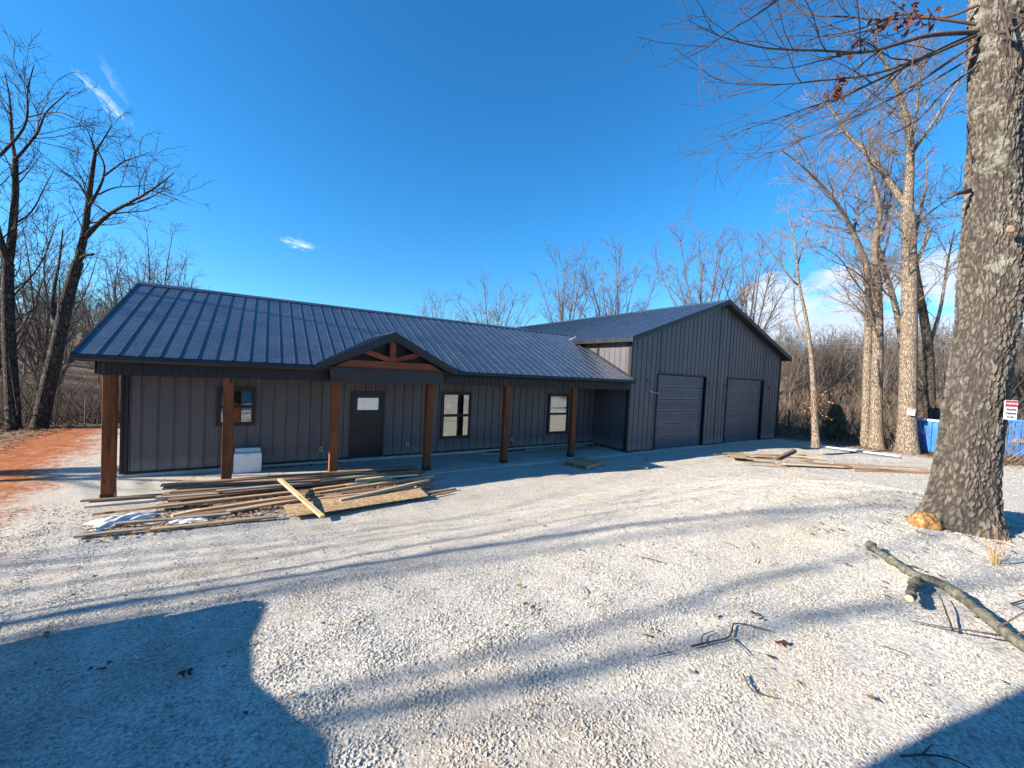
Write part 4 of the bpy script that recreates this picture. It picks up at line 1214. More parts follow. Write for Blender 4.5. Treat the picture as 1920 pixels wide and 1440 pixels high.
# --- right-hand group
for skel, seed, mats, lab, gg in (
        (TREE_R3, 21, ('bark_pale', 'bark_pale'), 'thick pale-barked tree with a small warning sign and a broken stub limb', gens(2.4, 2.5, 3.6, 1.2, 4.0, 0.6, 0.008)),
        (TREE_R2, 22, ('bark_pale', 'twig_pale'), 'pale tree, front trunk of the close pair right of the garage', gens(2.6, 2.3, 3.6, 1.15, 4.0, 0.55, 0.008)),
        (TREE_R2B, 23, ('bark_pale', 'twig_pale'), 'pale tree, back trunk of the close pair, its limb sweeping up left', gens(2.6, 2.3, 3.6, 1.15, 4.0, 0.55, 0.008)),
        (TREE_R4, 24, ('bark_dark', 'twig_pale'), 'dark-trunked tree standing behind the open dumpster lid', gens(1.5, 1.7, 3.0, 0.9, 3.4, 0.5, 0.009)),
        (TREE_R5, 25, ('bark_pale', 'twig_pale'), 'slender left-leaning tree behind the tree with the small sign', gens(1.5, 1.7, 3.0, 0.9, 3.4, 0.5, 0.009)),
        (TREE_R1, 26, ('bark_pale', 'twig_pale'), 'thin crooked tree with orange leaves low on its trunk beside the garage', gens(1.6, 1.0, 3.2, 0.6, 3.4, 0.35, 0.008))):
    sk, base = local(skel)
    base = (base[0], base[1], base[2])
    t = place_tree('tree', tree_geo(sk, seed, gg, flare=1.4), (M[mats[0]], M[mats[1]]), lab, loc=base)
    if skel is TREE_R1:
        tree_r1 = t

def leaf_quads(centres, spread, n, size, r_, droop=0.3):
    """crumpled leaf faces around the centres"""
    C = np.repeat(np.asarray(centres, float), n, axis=0) + r_.normal(size=(len(centres) * n, 3)) * np.asarray(spread)
    m_ = len(C)
    a = r_.normal(size=(m_, 3)); a[:, 2] -= droop
    a /= np.linalg.norm(a, axis=1, keepdims=True)
    b_ = np.cross(a, r_.normal(size=(m_, 3)))
    b_ /= np.linalg.norm(b_, axis=1, keepdims=True) + 1e-9
    nn = np.cross(a, b_)
    s = size * r_.uniform(0.6, 1.4, (m_, 1))
    p0 = C - a * s
    p1 = C + b_ * s * 0.55 + nn * s * 0.25
    p2 = C + a * s
    p3 = C - b_ * s * 0.55 + nn * s * 0.25
    V_ = np.stack([p0, p1, p2, p3], 1).reshape(-1, 3)
    F_ = np.arange(m_ * 4).reshape(-1, 4)
    return V_, F_
r_ = np.random.default_rng(5)
b_ = np.array(TREE_R1[0][0][0])
cs = np.array([(23.35, -3.1, 2.45), (23.55, -3.25, 2.2), (23.75, -3.4, 2.35), (23.6, -3.2, 1.9), (23.9, -3.4, 1.75), (23.45, -3.2, 2.7), (23.2, -3.0, 2.1)]) - b_
V_, F_ = leaf_quads(cs, (0.22, 0.2, 0.16), 13, 0.045, r_)
link('leaves', np_mesh('leaves', V_, F_, M['leaf_orange']), tree_r1)

# --- generic hardwoods behind the house and in the woods
GV = []
for i, (Ht, r0, spr, nl, fk) in enumerate(((15.0, 0.19, 0.32, 8, 0.34), (16.5, 0.20, 0.30, 8, 0.38), (13.5, 0.17, 0.36, 9, 0.30), (17.5, 0.21, 0.28, 8, 0.42), (14.0, 0.14, 0.24, 7, 0.42))):
    GV.append(tree_geo(vase(40 + i, Ht, r0, spr, nl, fk), 60 + i, gens(1.2, 2.4, 2.2, 1.2, 2.6, 0.65, 0.009), trunk_sides=9, K0=10))

def fan(seed, Ht, r0, spread, nl):
    """a rounded winter crown: limbs leave low, bow outward and rise to a dome"""
    r_ = np.random.default_rng(seed)
    fk = np.array([r_.normal() * 0.2, r_.normal() * 0.2, Ht * 0.36])
    skel = [([np.array([0, 0, -0.4]), fk * 0.5, fk], r0, r0 * 0.72)]
    for i in range(nl):
        a = i * 2.4 + r_.normal() * 0.25
        q_ = math.sqrt((i + 0.3) / nl)
        rad = spread * Ht * q_ * r_.uniform(0.85, 1.1)
        zt = Ht * (0.58 + 0.42 * math.sqrt(max(0.0, 1 - (q_ * 0.93) ** 2))) * r_.uniform(0.93, 1.0)
        st = fk * r_.uniform(0.8, 1.0)
        d = np.array([math.cos(a), math.sin(a), 0])
        tip = np.array([fk[0], fk[1], 0]) + d * rad + np.array([0, 0, zt])
        h = zt - st[2]
        m1 = st + d * rad * 0.30 + np.array([0, 0, h * 0.30]) + r_.normal(size=3) * 0.12
        m2 = st + d * rad * 0.62 + np.array([0, 0, h * 0.64]) + r_.normal(size=3) * 0.16
        skel.append(([st, m1, m2, tip], r0 * r_.uniform(0.36, 0.5), 0.015))
    return skel
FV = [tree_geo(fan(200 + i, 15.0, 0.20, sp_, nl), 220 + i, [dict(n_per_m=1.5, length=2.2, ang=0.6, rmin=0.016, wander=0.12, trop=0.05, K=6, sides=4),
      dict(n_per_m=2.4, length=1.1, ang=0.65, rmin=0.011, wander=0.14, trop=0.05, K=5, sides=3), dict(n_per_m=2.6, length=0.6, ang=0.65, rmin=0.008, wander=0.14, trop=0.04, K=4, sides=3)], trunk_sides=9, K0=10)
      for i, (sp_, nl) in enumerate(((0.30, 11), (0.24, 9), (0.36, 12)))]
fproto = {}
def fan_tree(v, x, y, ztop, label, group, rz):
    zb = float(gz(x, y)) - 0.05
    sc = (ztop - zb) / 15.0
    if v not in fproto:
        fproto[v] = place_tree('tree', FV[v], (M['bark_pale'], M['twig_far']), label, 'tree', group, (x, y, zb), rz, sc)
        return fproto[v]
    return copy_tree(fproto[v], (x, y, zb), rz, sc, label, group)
proto = {}
def wood_tree(v, x, y, ztop, label, group, mats=('bark_pale', 'twig_far'), rz=None):
    zb = float(gz(x, y)) - 0.05
    Hv = (15.0, 16.5, 13.5, 17.5, 14.0)[v]
    sc = (ztop - zb) / Hv
    rz = random.uniform(0, 6.28) if rz is None else rz
    key = (v, mats)
    if key not in proto:
        proto[key] = place_tree('tree', GV[v], (M[mats[0]], M[mats[1]]), label, 'tree', group, (x, y, zb), rz, sc)
        return proto[key]
    return copy_tree(proto[key], (x, y, zb), rz, sc, label, group)
gB = 'bare trees rising behind the roofs'
for v, x, y, zt, lab in ((0, -5.49, 39.42, 11.9, 'bare treetop just right of the tall left trees, above the roof rake'),
                         (2, 24.61, 28.88, 13.9, 'wide bare treetop in the dip where the two roofs meet'),
                         (1, 20.07, 35.2, 12.3, 'low bare treetop left of the dip between the roofs'),
                         (1, 30.9, 23.9, 17.2, 'bare tree behind the garage roof, leftmost above its ridge line'),
                         (0, 37.6, 22.3, 18.2, 'full bare tree behind the middle of the garage roof'),
                         (0, 40.6, 13.4, 19.4, 'broad bare tree right behind the garage peak'),
                         (1, 45.5, 11.3, 18.9, 'bare tree at the right of the garage peak, beside the crooked thin tree')):
    fan_tree(v, x, y, zt, lab, gB, random.uniform(0, 6.28))
# woods edge left
gL = 'woodland trees left of the house'
lL = 'slender bare woodland tree in the thicket left of the house'
r_ = np.random.default_rng(77)
for i in range(11):
    az_ = math.radians(r_.uniform(-22, -8))
    d = r_.uniform(25, 46)
    x, y = 2.6 + d * math.sin(az_), -10.8 + d * math.cos(az_)
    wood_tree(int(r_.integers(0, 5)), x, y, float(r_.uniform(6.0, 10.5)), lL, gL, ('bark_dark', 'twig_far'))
# woods right
gR = 'woodland trees right of the garage'
lR = 'bare woodland tree in the sunlit thicket right of the garage'
for i in range(30):
    az_ = math.radians(r_.uniform(65, 86))
    d = r_.uniform(34, 62)
    x, y = 2.6 + d * math.sin(az_), -10.8 + d * math.cos(az_)
    wood_tree(int(r_.integers(0, 5)), x, y, float(r_.uniform(5.6, 9.6)), lR, gR)
# the trees west of the yard, outside the picture, whose shadows cross the gravel
gW = 'bare trees west of the yard casting shadows on the gravel'
sparse = [dict(n_per_m=0.5, length=2.4, ang=0.7, rmin=0.02, wander=0.16, trop=0.06, K=5, sides=4), dict(n_per_m=0.8, length=1.1, ang=0.7, rmin=0.012, wander=0.16, trop=0.06, K=4, sides=3)]
for i, (x, y, Ht, r0, nl, lab) in enumerate(((-18.0, -2.55, 18.5, 0.16, 3, 'bare tree west of the yard, nearest the truck'), (-31.0, -0.6, 23.0, 0.20, 3, 'bare tree west of the yard, behind the one nearest the truck'),
                                             (-12.0, -5.3, 14.5, 0.09, 2, 'bare tree west of the yard, behind the truck line'), (-26.0, 2.2, 19.0, 0.10, 2, 'slim bare tree west of the yard, level with the lumber pile'), (-18.0, 6.6, 17.0, 0.24, 5, 'bare tree west of the house gable'),
                                             (-13.0, 4.6, 12.0, 0.14, 3, 'slim bare tree west of the porch end'), (-36.0, 3.2, 24.0, 0.16, 3, 'bare tree farthest west of the yard'))):
    zb = float(gz(x, y)) - 0.05
    place_tree('tree', tree_geo(vase(140 + i, Ht, r0, 0.2, nl, 0.62), 160 + i, sparse, trunk_sides=9, K0=10), (M['bark_dark'], M['twig_far']), lab, 'tree', gW, (x, y, zb), 0.0, 1.0)

# --- far woods and brush: uncounted masses
LT = [tree_geo(vase(90 + i, 12.0, 0.13, 0.2, 6, 0.35), 95 + i, [dict(n_per_m=0.8, length=2.4, ang=0.7, rmin=0.03, wander=0.16, trop=0.06, K=4, sides=3),
                                                                  dict(n_per_m=1.3, length=1.3, ang=0.7, rmin=0.022, wander=0.16, trop=0.06, K=3, sides=3)], trunk_sides=5, K0=6) for i in range(5)]
LTm = [merge([a, b_]) for a, b_ in LT]
lst = []
for i in range(580):
    az_ = math.radians(r_.uniform(-40, 100))
    d = r_.uniform(60, 170)
    if i < 120:
        az_ = math.radians(r_.uniform(-30, -6)); d = r_.uniform(60, 130)
    elif i < 440:
        az_ = math.radians(r_.uniform(63, 92)); d = r_.uniform(48, 115)
    if -0.06 < az_ < 1.09:
        continue
    x, y = 2.6 + d * math.sin(az_), -10.8 + d * math.cos(az_)
    Vt, Ft = LTm[int(r_.integers(0, 5))]
    a = r_.uniform(0, 6.28)
    sc = r_.uniform(0.55, 0.9)
    R_ = np.array([[math.cos(a), -math.sin(a), 0], [math.sin(a), math.cos(a), 0], [0, 0, 1]])
    lst.append((Vt @ R_.T * sc + np.array([x, y, float(gz(x, y)) - 0.2]), Ft))
V_, F_ = merge(lst)
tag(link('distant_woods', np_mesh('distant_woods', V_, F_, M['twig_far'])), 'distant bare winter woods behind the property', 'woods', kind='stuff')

def brush(n, fn, h0, h1, rad, r_):
    base = fn(n)
    z = gz(base[:, 0], base[:, 1]) - 0.05
    hgt = r_.uniform(h0, h1, n)
    K = 5
    t = np.linspace(0, 1, K)
    lean = r_.normal(size=(n, 2)) * 0.38
    curl = r_.normal(size=(n, 2)) * 0.18
    P = np.zeros((n, K, 3))
    P[:, :, 0] = base[:, :1] + (lean[:, :1] * t + curl[:, :1] * np.sin(t * 3)) * hgt[:, None]
    P[:, :, 1] = base[:, 1:2] + (lean[:, 1:] * t + curl[:, 1:] * np.sin(t * 3)) * hgt[:, None]
    P[:, :, 2] = z[:, None] + t * hgt[:, None]
    R_ = rad * r_.uniform(0.5, 1.5, (n, 1)) * (1.1 - 0.9 * t)[None]
    paths, radii = list(P), list(R_)
    g1, q1 = spawn(paths, radii, r_, 1.6, 0.7, 0.8, rad * 0.35, 0.2, 0.05, 4)
    g2, q2 = spawn(g1, q1, r_, 2.0, 0.35, 0.8, rad * 0.28, 0.2, 0.03, 3)
    return merge([tubes(P, R_, 4), tubes(np.array(g1), np.array(q1), 3), tubes(np.array(g2), np.array(q2), 3)])
def polar(a0, a1, d0, d1):
    def fn(n):
        az_ = np.radians(r_.uniform(a0, a1, n))
        d = np.sqrt(r_.uniform(d0 ** 2, d1 ** 2, n))
        return np.stack([2.6 + d * np.sin(az_), -10.8 + d * np.cos(az_)], -1)
    return fn
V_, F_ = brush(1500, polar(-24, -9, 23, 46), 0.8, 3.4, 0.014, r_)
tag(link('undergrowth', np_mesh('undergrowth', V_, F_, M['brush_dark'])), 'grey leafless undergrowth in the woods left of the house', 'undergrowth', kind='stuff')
def right_side(n):
    x = r_.uniform(29.5, 52, n)
    y = r_.uniform(-9, 9, n) + (x - 30) * 0.15
    return np.stack([x, y], -1)
V_, F_ = brush(1900, right_side, 0.8, 3.6, 0.014, r_)
tag(link('undergrowth', np_mesh('undergrowth', V_, F_, M['brush'])), 'tan leafless undergrowth in the woods right of the garage', 'undergrowth', kind='stuff')

# --- young cedars at the woods edge
def cedar(x, y, Ht, seed, label):
    rr = np.random.default_rng(seed)
    zb = float(gz(x, y)) - 0.05
    t = tag(empty('cedar', (x, y, zb)), label, 'cedar', 'young cedars beside the garage')
    V1, F1 = tubes(np.array([[(0, 0, 0), (0.02, 0, Ht * 0.5), (0, 0.02, Ht * 0.97)]]), np.array([[0.05, 0.035, 0.008]]), 6)
    link('trunk', np_mesh('trunk', V1, F1, M['bark_dark']), t)
    cs, pp, qq = [], [], []
    for i in range(150):
        h = Ht * (0.06 + 0.92 * rr.random())
        a = rr.uniform(0, 6.28)
        ln = 0.30 * Ht * (1 - h / Ht) ** 0.8 * rr.uniform(0.6, 1.15) + 0.08
        tip = np.array([math.cos(a) * ln, math.sin(a) * ln, h + ln * 0.28])
        pp.append(np.array([(0, 0, h), tip * np.array([0.5, 0.5, 0]) + np.array([0, 0, h + ln * 0.06]), tip]))
        qq.append(np.array([0.012, 0.008, 0.004]))
        for f in np.linspace(0.25, 1, 7):
            cs.append(np.array([tip[0] * f, tip[1] * f, h + ln * 0.28 * f * f]))
    Vb, Fb = tubes(np.array(pp), np.array(qq), 3)
    Vl, Fl = leaf_quads(np.array(cs), (0.08, 0.08, 0.07), 7, 0.06, rr, 0.0)
    V_, F_ = merge([(Vl, Fl), (Vb, Fb)])
    link('crown', np_mesh('crown', V_, F_, M['needle']), t)
cedar(28.2, 0.9, 1.7, 3, 'small dark green cedar against the garage corner')
cedar(31.4, -1.3, 2.0, 4, 'yellowish green cedar between the thin crooked tree and the trunk pair')
cedar(29.4, 1.6, 1.6, 6, 'low cedar half hidden behind the small dark one')

# ================================================================== the big oak in the foreground
def worley(u, v, seed, per=None):
    """F2-F1 on a jittered unit grid; u periodic with integer period per"""
    iu, iv = np.floor(u).astype(int), np.floor(v).astype(int)
    f1 = np.full(u.shape, 9.0)
    f2 = np.full(u.shape, 9.0)
    cell = np.zeros(u.shape)
    for du in (-1, 0, 1):
        for dv in (-1, 0, 1):
            cu, cv = iu + du, iv + dv
            hu = np.mod(cu, per) if per else cu
            h = np.sin(hu * 127.1 + cv * 311.7 + seed * 17.3) * 43758.5453
            jx = h - np.floor(h)
            h2 = np.sin(hu * 269.5 + cv * 183.3 + seed * 7.7) * 28001.8384
            jy = h2 - np.floor(h2)
            d = np.hypot(cu + jx - u, cv + jy - v)
            new1 = d < f1
            f2 = np.where(new1, f1, np.minimum(f2, d))
            cell = np.where(new1, jx, cell)
            f1 = np.where(new1, d, f1)
    return f2 - f1, cell
BT = np.array(BIG_TRUNK)
BASE = np.array([10.62, -9.68, 1.20])
nz_, na_ = 700, 340
path = np.vstack([[10.47, -9.63, 1.10], BT])
path[1] += (-0.09, 0.05, 0)
path[2] += (-0.03, 0.02, 0)
zz = np.linspace(1.10, 9.6, nz_)
cxp = np.interp(zz, path[:, 2], path[:, 0])
cyp = np.interp(zz, path[:, 2], path[:, 1])
ker = np.hanning(41); ker /= ker.sum()
cxp = np.convolve(np.pad(cxp, 20, 'edge'), ker, 'valid')
cyp = np.convolve(np.pad(cyp, 20, 'edge'), ker, 'valid')
rad0 = np.interp(zz, [1.1, 1.3, 1.5, 1.8, 2.3, 3.0, 4.0, 4.5, 6, 8, 9.6], [0.43, 0.385, 0.345, 0.312, 0.288, 0.272, 0.266, 0.275, 0.255, 0.25, 0.235])
rad0 = np.convolve(np.pad(rad0, 20, 'edge'), ker, 'valid')
th = np.arange(na_) * 2 * np.pi / na_
TH, ZZ = np.meshgrid(th, zz)
nper = 40
def vnoise(u, v, seed, per):
    iu, iv = np.floor(u).astype(int), np.floor(v).astype(int)
    fu, fv = ss(u - iu), ss(v - iv)
    def hsh(a_, b_):
        h = np.sin(np.mod(a_, per) * 91.7 + b_ * 253.3 + seed * 31.1) * 24634.6345
        return h - np.floor(h)
    return (hsh(iu, iv) * (1 - fu) + hsh(iu + 1, iv) * fu) * (1 - fv) + (hsh(iu, iv + 1) * (1 - fu) + hsh(iu + 1, iv + 1) * fu) * fv - 0.5
U = TH / (2 * np.pi) * nper
Vv = ZZ / 0.115
wu = 0.9 * vnoise(U * 0.5, Vv * 0.5, 1, nper // 2) + 0.55 * vnoise(U * 2, Vv * 2, 2, nper * 2) + 0.3 * vnoise(U * 4, Vv * 4, 3, nper * 4)
wv = 0.9 * vnoise(U * 0.5, Vv * 0.5, 4, nper // 2) + 0.55 * vnoise(U * 2, Vv * 2, 5, nper * 2) + 0.3 * vnoise(U * 4, Vv * 4, 6, nper * 4)
dE, cid = worley(U + wu, Vv + wv, 3, nper)
dE2, cid2 = worley(U * 2 + wu, Vv * 1.2 + 2 * wv, 8, nper * 2)
dE3, _ = worley(U / 2 + 0.7 * wu, Vv * 0.16 + 0.5 * wv, 5, nper // 2)
width = 0.28 + 0.5 * (vnoise(U * 0.5, Vv * 0.25, 9, nper // 2) + 0.5)
plate = ss(dE / width) * (0.35 + 0.65 * ss(dE3 / 0.28)) * (0.7 + 0.3 * ss(dE2 / 0.4))
fine = vnoise(U * 5, Vv * 3, 12, nper * 5)
disp = 0.016 * plate + 0.011 * ss(dE3 / 0.3) + 0.007 * cid * plate + 0.004 * fine
lump = 0.012 * np.sin(2 * TH + 1.1 * ZZ) + 0.010 * np.sin(3 * TH - 1.7 * ZZ + 2) + 0.008 * np.sin(5 * TH + 2.3 * ZZ)
burl = 0.07 * np.exp(-(((ZZ - 5.0) / 0.35) ** 2 + ((np.mod(TH - 5.9 + np.pi, 2 * np.pi) - np.pi) / 0.35) ** 2))
flare = np.exp(-(ZZ - 1.1) / 0.22)
root = flare * (0.34 * np.exp(-((np.mod(TH - 2.55 + np.pi, 2 * np.pi) - np.pi) / 0.42) ** 2) + 0.10 * np.exp(-((np.mod(TH - 4.3 + np.pi, 2 * np.pi) - np.pi) / 0.35) ** 2)
                + 0.10 * np.exp(-((np.mod(TH - 0.4 + np.pi, 2 * np.pi) - np.pi) / 0.4) ** 2) + 0.08 * np.exp(-((np.mod(TH - 5.6 + np.pi, 2 * np.pi) - np.pi) / 0.35) ** 2))
RR = rad0[:, None] + disp + lump + burl + root - 0.015
V_ = np.stack([cxp[:, None] + RR * np.cos(TH), cyp[:, None] + RR * np.sin(TH), ZZ], -1).reshape(-1, 3) - BASE
ii, jj = np.meshgrid(np.arange(nz_ - 1), np.arange(na_), indexing='ij')
j2 = (jj + 1) % na_
F_ = np.stack([ii * na_ + jj, ii * na_ + j2, (ii + 1) * na_ + j2, (ii + 1) * na_ + jj], -1).reshape(-1, 4)
m, k, b = new_mat('bark_big_oak')
at_ = k.add('ShaderNodeAttribute', attribute_name='plate').outputs['Fac']
tcn = k.add('ShaderNodeTexCoord').outputs['Object']
n = k.noise(tcn, 34, 6, 0.7)
c = k.mix(k.m('MULTIPLY', at_, k.mr(n, 0.25, 0.75, 0.5, 1.15)), (0.042, 0.036, 0.031), (0.185, 0.163, 0.140))
lz = k.add('ShaderNodeSeparateXYZ', i_0=tcn).outputs[2]
lv = k.noise(tcn, 4.6, 6, 0.66)
lm = k.m('MULTIPLY', k.mr(k.m('ADD', lv, k.mr(lz, 1.0, 4.5, -0.09, 0.02)), 0.545, 0.62), k.mr(n, 0.28, 0.5))
c = k.mix(k.m('MULTIPLY', lm, 0.5), c, (0.28, 0.285, 0.245))
k.set(b.inputs['Base Color'], c)
b.inputs['Roughness'].default_value = 0.93
b.inputs['Specular IOR Level'].default_value = 0.15
k.set(b.inputs['Normal'], k.bump(k.m('ADD', n, k.m('MULTIPLY', k.noise(tcn, 120, 3), 0.4)), 0.55, 0.008))
M['bark_oak_big'] = m
oak = tag(empty('oak_tree', tuple(BASE)), 'massive rough-barked oak with long drooping twigs in the right foreground', 'tree')
me = np_mesh('trunk', V_, F_, M['bark_oak_big'], True)
at = me.attributes.new('plate', 'FLOAT', 'POINT')
at.data.foreach_set('value', np.clip(plate * (0.6 + 0.45 * cid + 0.25 * cid2) + 0.15 * fine, 0, 1).astype(np.float32).ravel())
link('trunk', me, oak)
r_ = np.random.default_rng(31)
lp = [resample(np.array(p) - BASE, 26) for p, a, c in BIG_BR]
lp = [p + np.cumsum(r_.normal(size=p.shape) * 0.006, axis=0) * np.linspace(0, 1, 26)[:, None] for p in lp]
lr = [np.linspace(a, c, 26) * 0.62 for p, a, c in BIG_BR]
parts = [tubes(np.array(lp), np.array(lr), 8)]
g1, q1 = spawn(lp, lr, r_, 3.4, 1.3, 0.55, 0.0042, 0.09, 0.004, 9, tmin=0.12, ratio=0.6)
g2, q2 = spawn(g1, q1, r_, 3.0, 0.62, 0.62, 0.0031, 0.11, 0.004, 7, tmin=0.15, ratio=0.65)
g3, q3 = spawn(g2, q2, r_, 2.4, 0.26, 0.7, 0.0024, 0.12, 0.01, 4, tmin=0.2, ratio=0.7)
parts += [tubes(np.array(g1), np.array(q1), 5), tubes(np.array(g2), np.array(q2), 4), tubes(np.array(g3), np.array(q3), 3)]
V_, F_ = merge(parts)
link('crown', np_mesh('crown', V_, F_, M['twig'], True), oak)
# upper crown, above the picture, that shades the trunk and yard
up = [([(10.6, -9.5, 9.4), (10.2, -8.8, 11.5), (9.2, -8.0, 13.5), (8.8, -7.6, 15.5)], 0.2, 0.03), ([(10.7, -9.5, 9.4), (11.4, -9.8, 11.5), (12.4, -10.3, 13.2), (13.4, -10.6, 15.0)], 0.18, 0.03),
      ([(10.7, -9.45, 9.5), (10.8, -9.2, 12), (10.9, -8.9, 14.5), (11.0, -8.8, 17)], 0.19, 0.03), ([(10.5, -9.5, 9.2), (9.4, -10.2, 10.6), (8.2, -11.0, 11.6), (7.0, -11.6, 12.4)], 0.13, 0.02),
      ([(10.8, -9.4, 9.3), (11.9, -8.4, 10.6), (13.1, -7.6, 11.6), (14.4, -7.0, 12.2)], 0.13, 0.02)]
up = [([np.array(p) - BASE for p in pts], a, c) for pts, a, c in up]
_, cr = tree_geo([([np.array([0, 0, 7.9]), np.array([0.05, 0.1, 8.2]), np.array([0.08, 0.2, 8.5])], 0.3, 0.25)] + up, 33, gens(1.2, 2.2, 2.2, 1.0, 2.5, 0.5, 0.006), flare=1.0)
link('upper_crown', np_mesh('upper_crown', cr[0], cr[1], M['twig'], True), oak)
cs = np.array([atp for atp in ((9.55, -8.9, 7.75), (9.3, -8.75, 7.72), (9.12, -8.72, 8.25), (9.35, -8.6, 8.35), (9.85, -8.9, 8.2), (8.62, -8.62, 6.75), (8.55, -8.6, 6.62), (8.85, -8.7, 7.3), (9.7, -8.95, 7.85), (9.95, -9.1, 7.9))]) - BASE
V_, F_ = leaf_quads(cs, (0.06, 0.06, 0.07), 15, 0.042, r_, 0.9)
link('leaves', np_mesh('leaves', V_, F_, M['leaf_dark']), oak)
mb = MB(); mb.tube([np.array((10.5, -9.47, 5.68)) - BASE, np.array((10.33, -9.38, 5.63)) - BASE, np.array((10.25, -9.33, 5.56)) - BASE], 0.035, 8, 0.015)
mb.obj('branch_stub', M['twig'], oak, None, True)
mb = MB(); mb.lathe([(0.0, -0.01), (0.035, 0.0), (0.052, 0.012), (0.03, 0.02), (0.0, 0.01)], (0, 0, 0), 14, 'x')
o = mb.obj('branch_scar', WOOD['brown'], oak, tuple(np.array((10.40, -9.86, 5.04)) - BASE), True)
o.rotation_euler = (0, 0, 3.9)

# ================================================================== lumber and site litter
def board(p0, p1, w_, h_, kind, label, group, name='board', cat='board', mat=None):
    p0, p1 = Vector(p0), Vector(p1)
    d = p1 - p0
    L_ = d.length
    mb = MB()
    mb.bar((-L_ / 2, 0, 0), (L_ / 2, 0, 0), w_, h_, min(0.005, h_ * 0.15))
    o = mb.obj(name, mat or WOOD[kind])
    d.normalize()
    e = Vector((0, 0, 1)).cross(d).normalized()
    n = d.cross(e)
    c = (p0 + p1) / 2 - n * (h_ / 2)
    o.matrix_world = Matrix(((d.x, e.x, n.x, c.x), (d.y, e.y, n.y, c.y), (d.z, e.z, n.z, c.z), (0, 0, 0, 1)))
    return tag(o, label, cat, group)
P1L = {'brown': 'dull brown board lying lengthwise in the lumber pile before the porch', 'grey': 'weathered grey board lying lengthwise in the lumber pile before the porch',
       'tan': 'tan board lying lengthwise in the lumber pile before the porch', 'orange': 'short orange-tinted board in the middle of the lumber pile before the porch',
       'white': 'thin whitish strip on top of the lumber pile before the porch'}
gp1 = 'boards in the lumber pile before the porch'
ylab = iter(['short yellow timber low at the left of the lumber pile', 'yellow timber block lying on top of the lumber pile before the entry', 'short yellow block tucked left of the longer yellow block in the pile',
             'bright yellow stud leaning diagonally across the lumber pile onto the gravel'])
for p0, p1, w_, h_, kd, _t in PILE1:
    lab = next(ylab) if kd == 'yellow' else ('pale grey-ended timber angled over the strand board' if kd == 'pale' else P1L[kd])
    board(p0, p1, w_, h_, kd, lab, gp1)
# hidden layers that carry the stack
for i, (xa, xb, yy, zz_) in enumerate(((0.95, 6.2, -0.52, 0.09), (0.9, 6.3, -0.50, 0.13), (1.4, 5.9, -1.05, 0.06), (1.8, 6.2, -1.35, 0.05), (0.9, 5.2, -0.95, 0.05), (1.1, 6.1, -0.22, 0.16))):
    board((xa, yy, zz_), (xb, yy - 0.08, zz_), 0.19, 0.04, 'brown', P1L['brown'], gp1)
P2L = {'tan': 'tan board in the low lumber heap before the far garage door', 'grey': 'grey board in the low lumber heap before the far garage door', 'brown': 'brown board in the low lumber heap before the far garage door',
       'orange': 'orange-tinted board lying off the back of the low lumber heap', 'pale': 'pale board at the front of the low lumber heap', 'dark': 'dark board at the left tip of the low lumber heap'}
gp2 = 'boards in the low lumber heap before the garage'
for p0, p1, w_, h_, kd, _t in PILE2:
    lab = P2L.get(kd)
    if kd == 'yellow':
        board((12.95, -1.86, 0.02), (13.45, -2.28, 0.02), 0.1, 0.03, kd, 'small yellow plank alone on the gravel before the garage', gp2)
        continue
    if kd == 'dark' and p1[2] > 0.3:
        lab = 'dark timber propped up at an angle on the low lumber heap'
    board(p0, p1, w_, h_, kd, lab, gp2)
# strand board sheets
def sheet(pts, th_, mat, name, label, cat, group=None):
    z = np.mean([p[2] for p in pts])
    c = np.mean(np.array(pts), axis=0)
    mb = MB()
    mb.prism([(p[0] - c[0], p[1] - c[1]) for p in pts], 'z', -th_, 0.0)
    return tag(mb.obj(name, mat, None, tuple(c)), label, cat, group)
gs = 'strand board sheets in the lumber piles'
sheet([(3.05, -2.53, 0.05), (3.68, -2.57, 0.05), (3.60, -1.80, 0.05), (2.98, -1.86, 0.05)], 0.012, M['osb'], 'strand_board_sheet', 'small strand board offcut under the diagonal yellow stud', 'plywood', gs)
sheet([(3.60, -2.60, 0.068), (5.79, -2.44, 0.062), (5.82, -1.72, 0.068), (3.52, -1.80, 0.07)], 0.012, M['osb'], 'strand_board_sheet', 'long strand board sheet along the front of the lumber pile', 'plywood', gs)
sheet([(18.73, -1.92, 0.10), (17.90, -2.57, 0.10), (18.45, -2.98, 0.10), (19.51, -2.18, 0.10)], 0.012, M['osb'], 'strand_board_sheet', 'ochre strand board sheet at the left of the low lumber heap', 'plywood', gs)
# pieces of metal and wood trim
board((26.3, -2.35, 0.06), (27.2, -5.15, 0.06), 0.30, 0.05, 'white', 'long white metal trim lying at the woods edge', None, 'metal_trim', 'trim', M['sign_white'])
board((26.05, -2.6, 0.03), (26.7, -5.3, 0.03), 0.35, 0.04, 'dark', 'long dark metal trim lying beside the white one', None, 'metal_trim', 'trim', M['garage'])
for i, (a, b_, k_, lb) in enumerate((((9.1, 1.30, 0.03), (11.6, 1.22, 0.03), 'white', 'whitish strip on the porch floor left of the last post'), ((10.2, 1.05, 0.04), (13.2, 1.12, 0.04), 'tan', 'tan strip on the porch floor behind the last post'),
                                     ((11.0, 1.4, 0.05), (14.0, 1.35, 0.05), 'pale', 'pale strip close to the wall at the porch end'), ((12.2, 0.85, 0.02), (14.1, 0.95, 0.02), 'brown', 'brown strip on the porch floor near the garage wing'))):
    board(a, b_, 0.09, 0.025, k_, lb, 'strips left on the porch floor', 'wood_strip', 'strip')

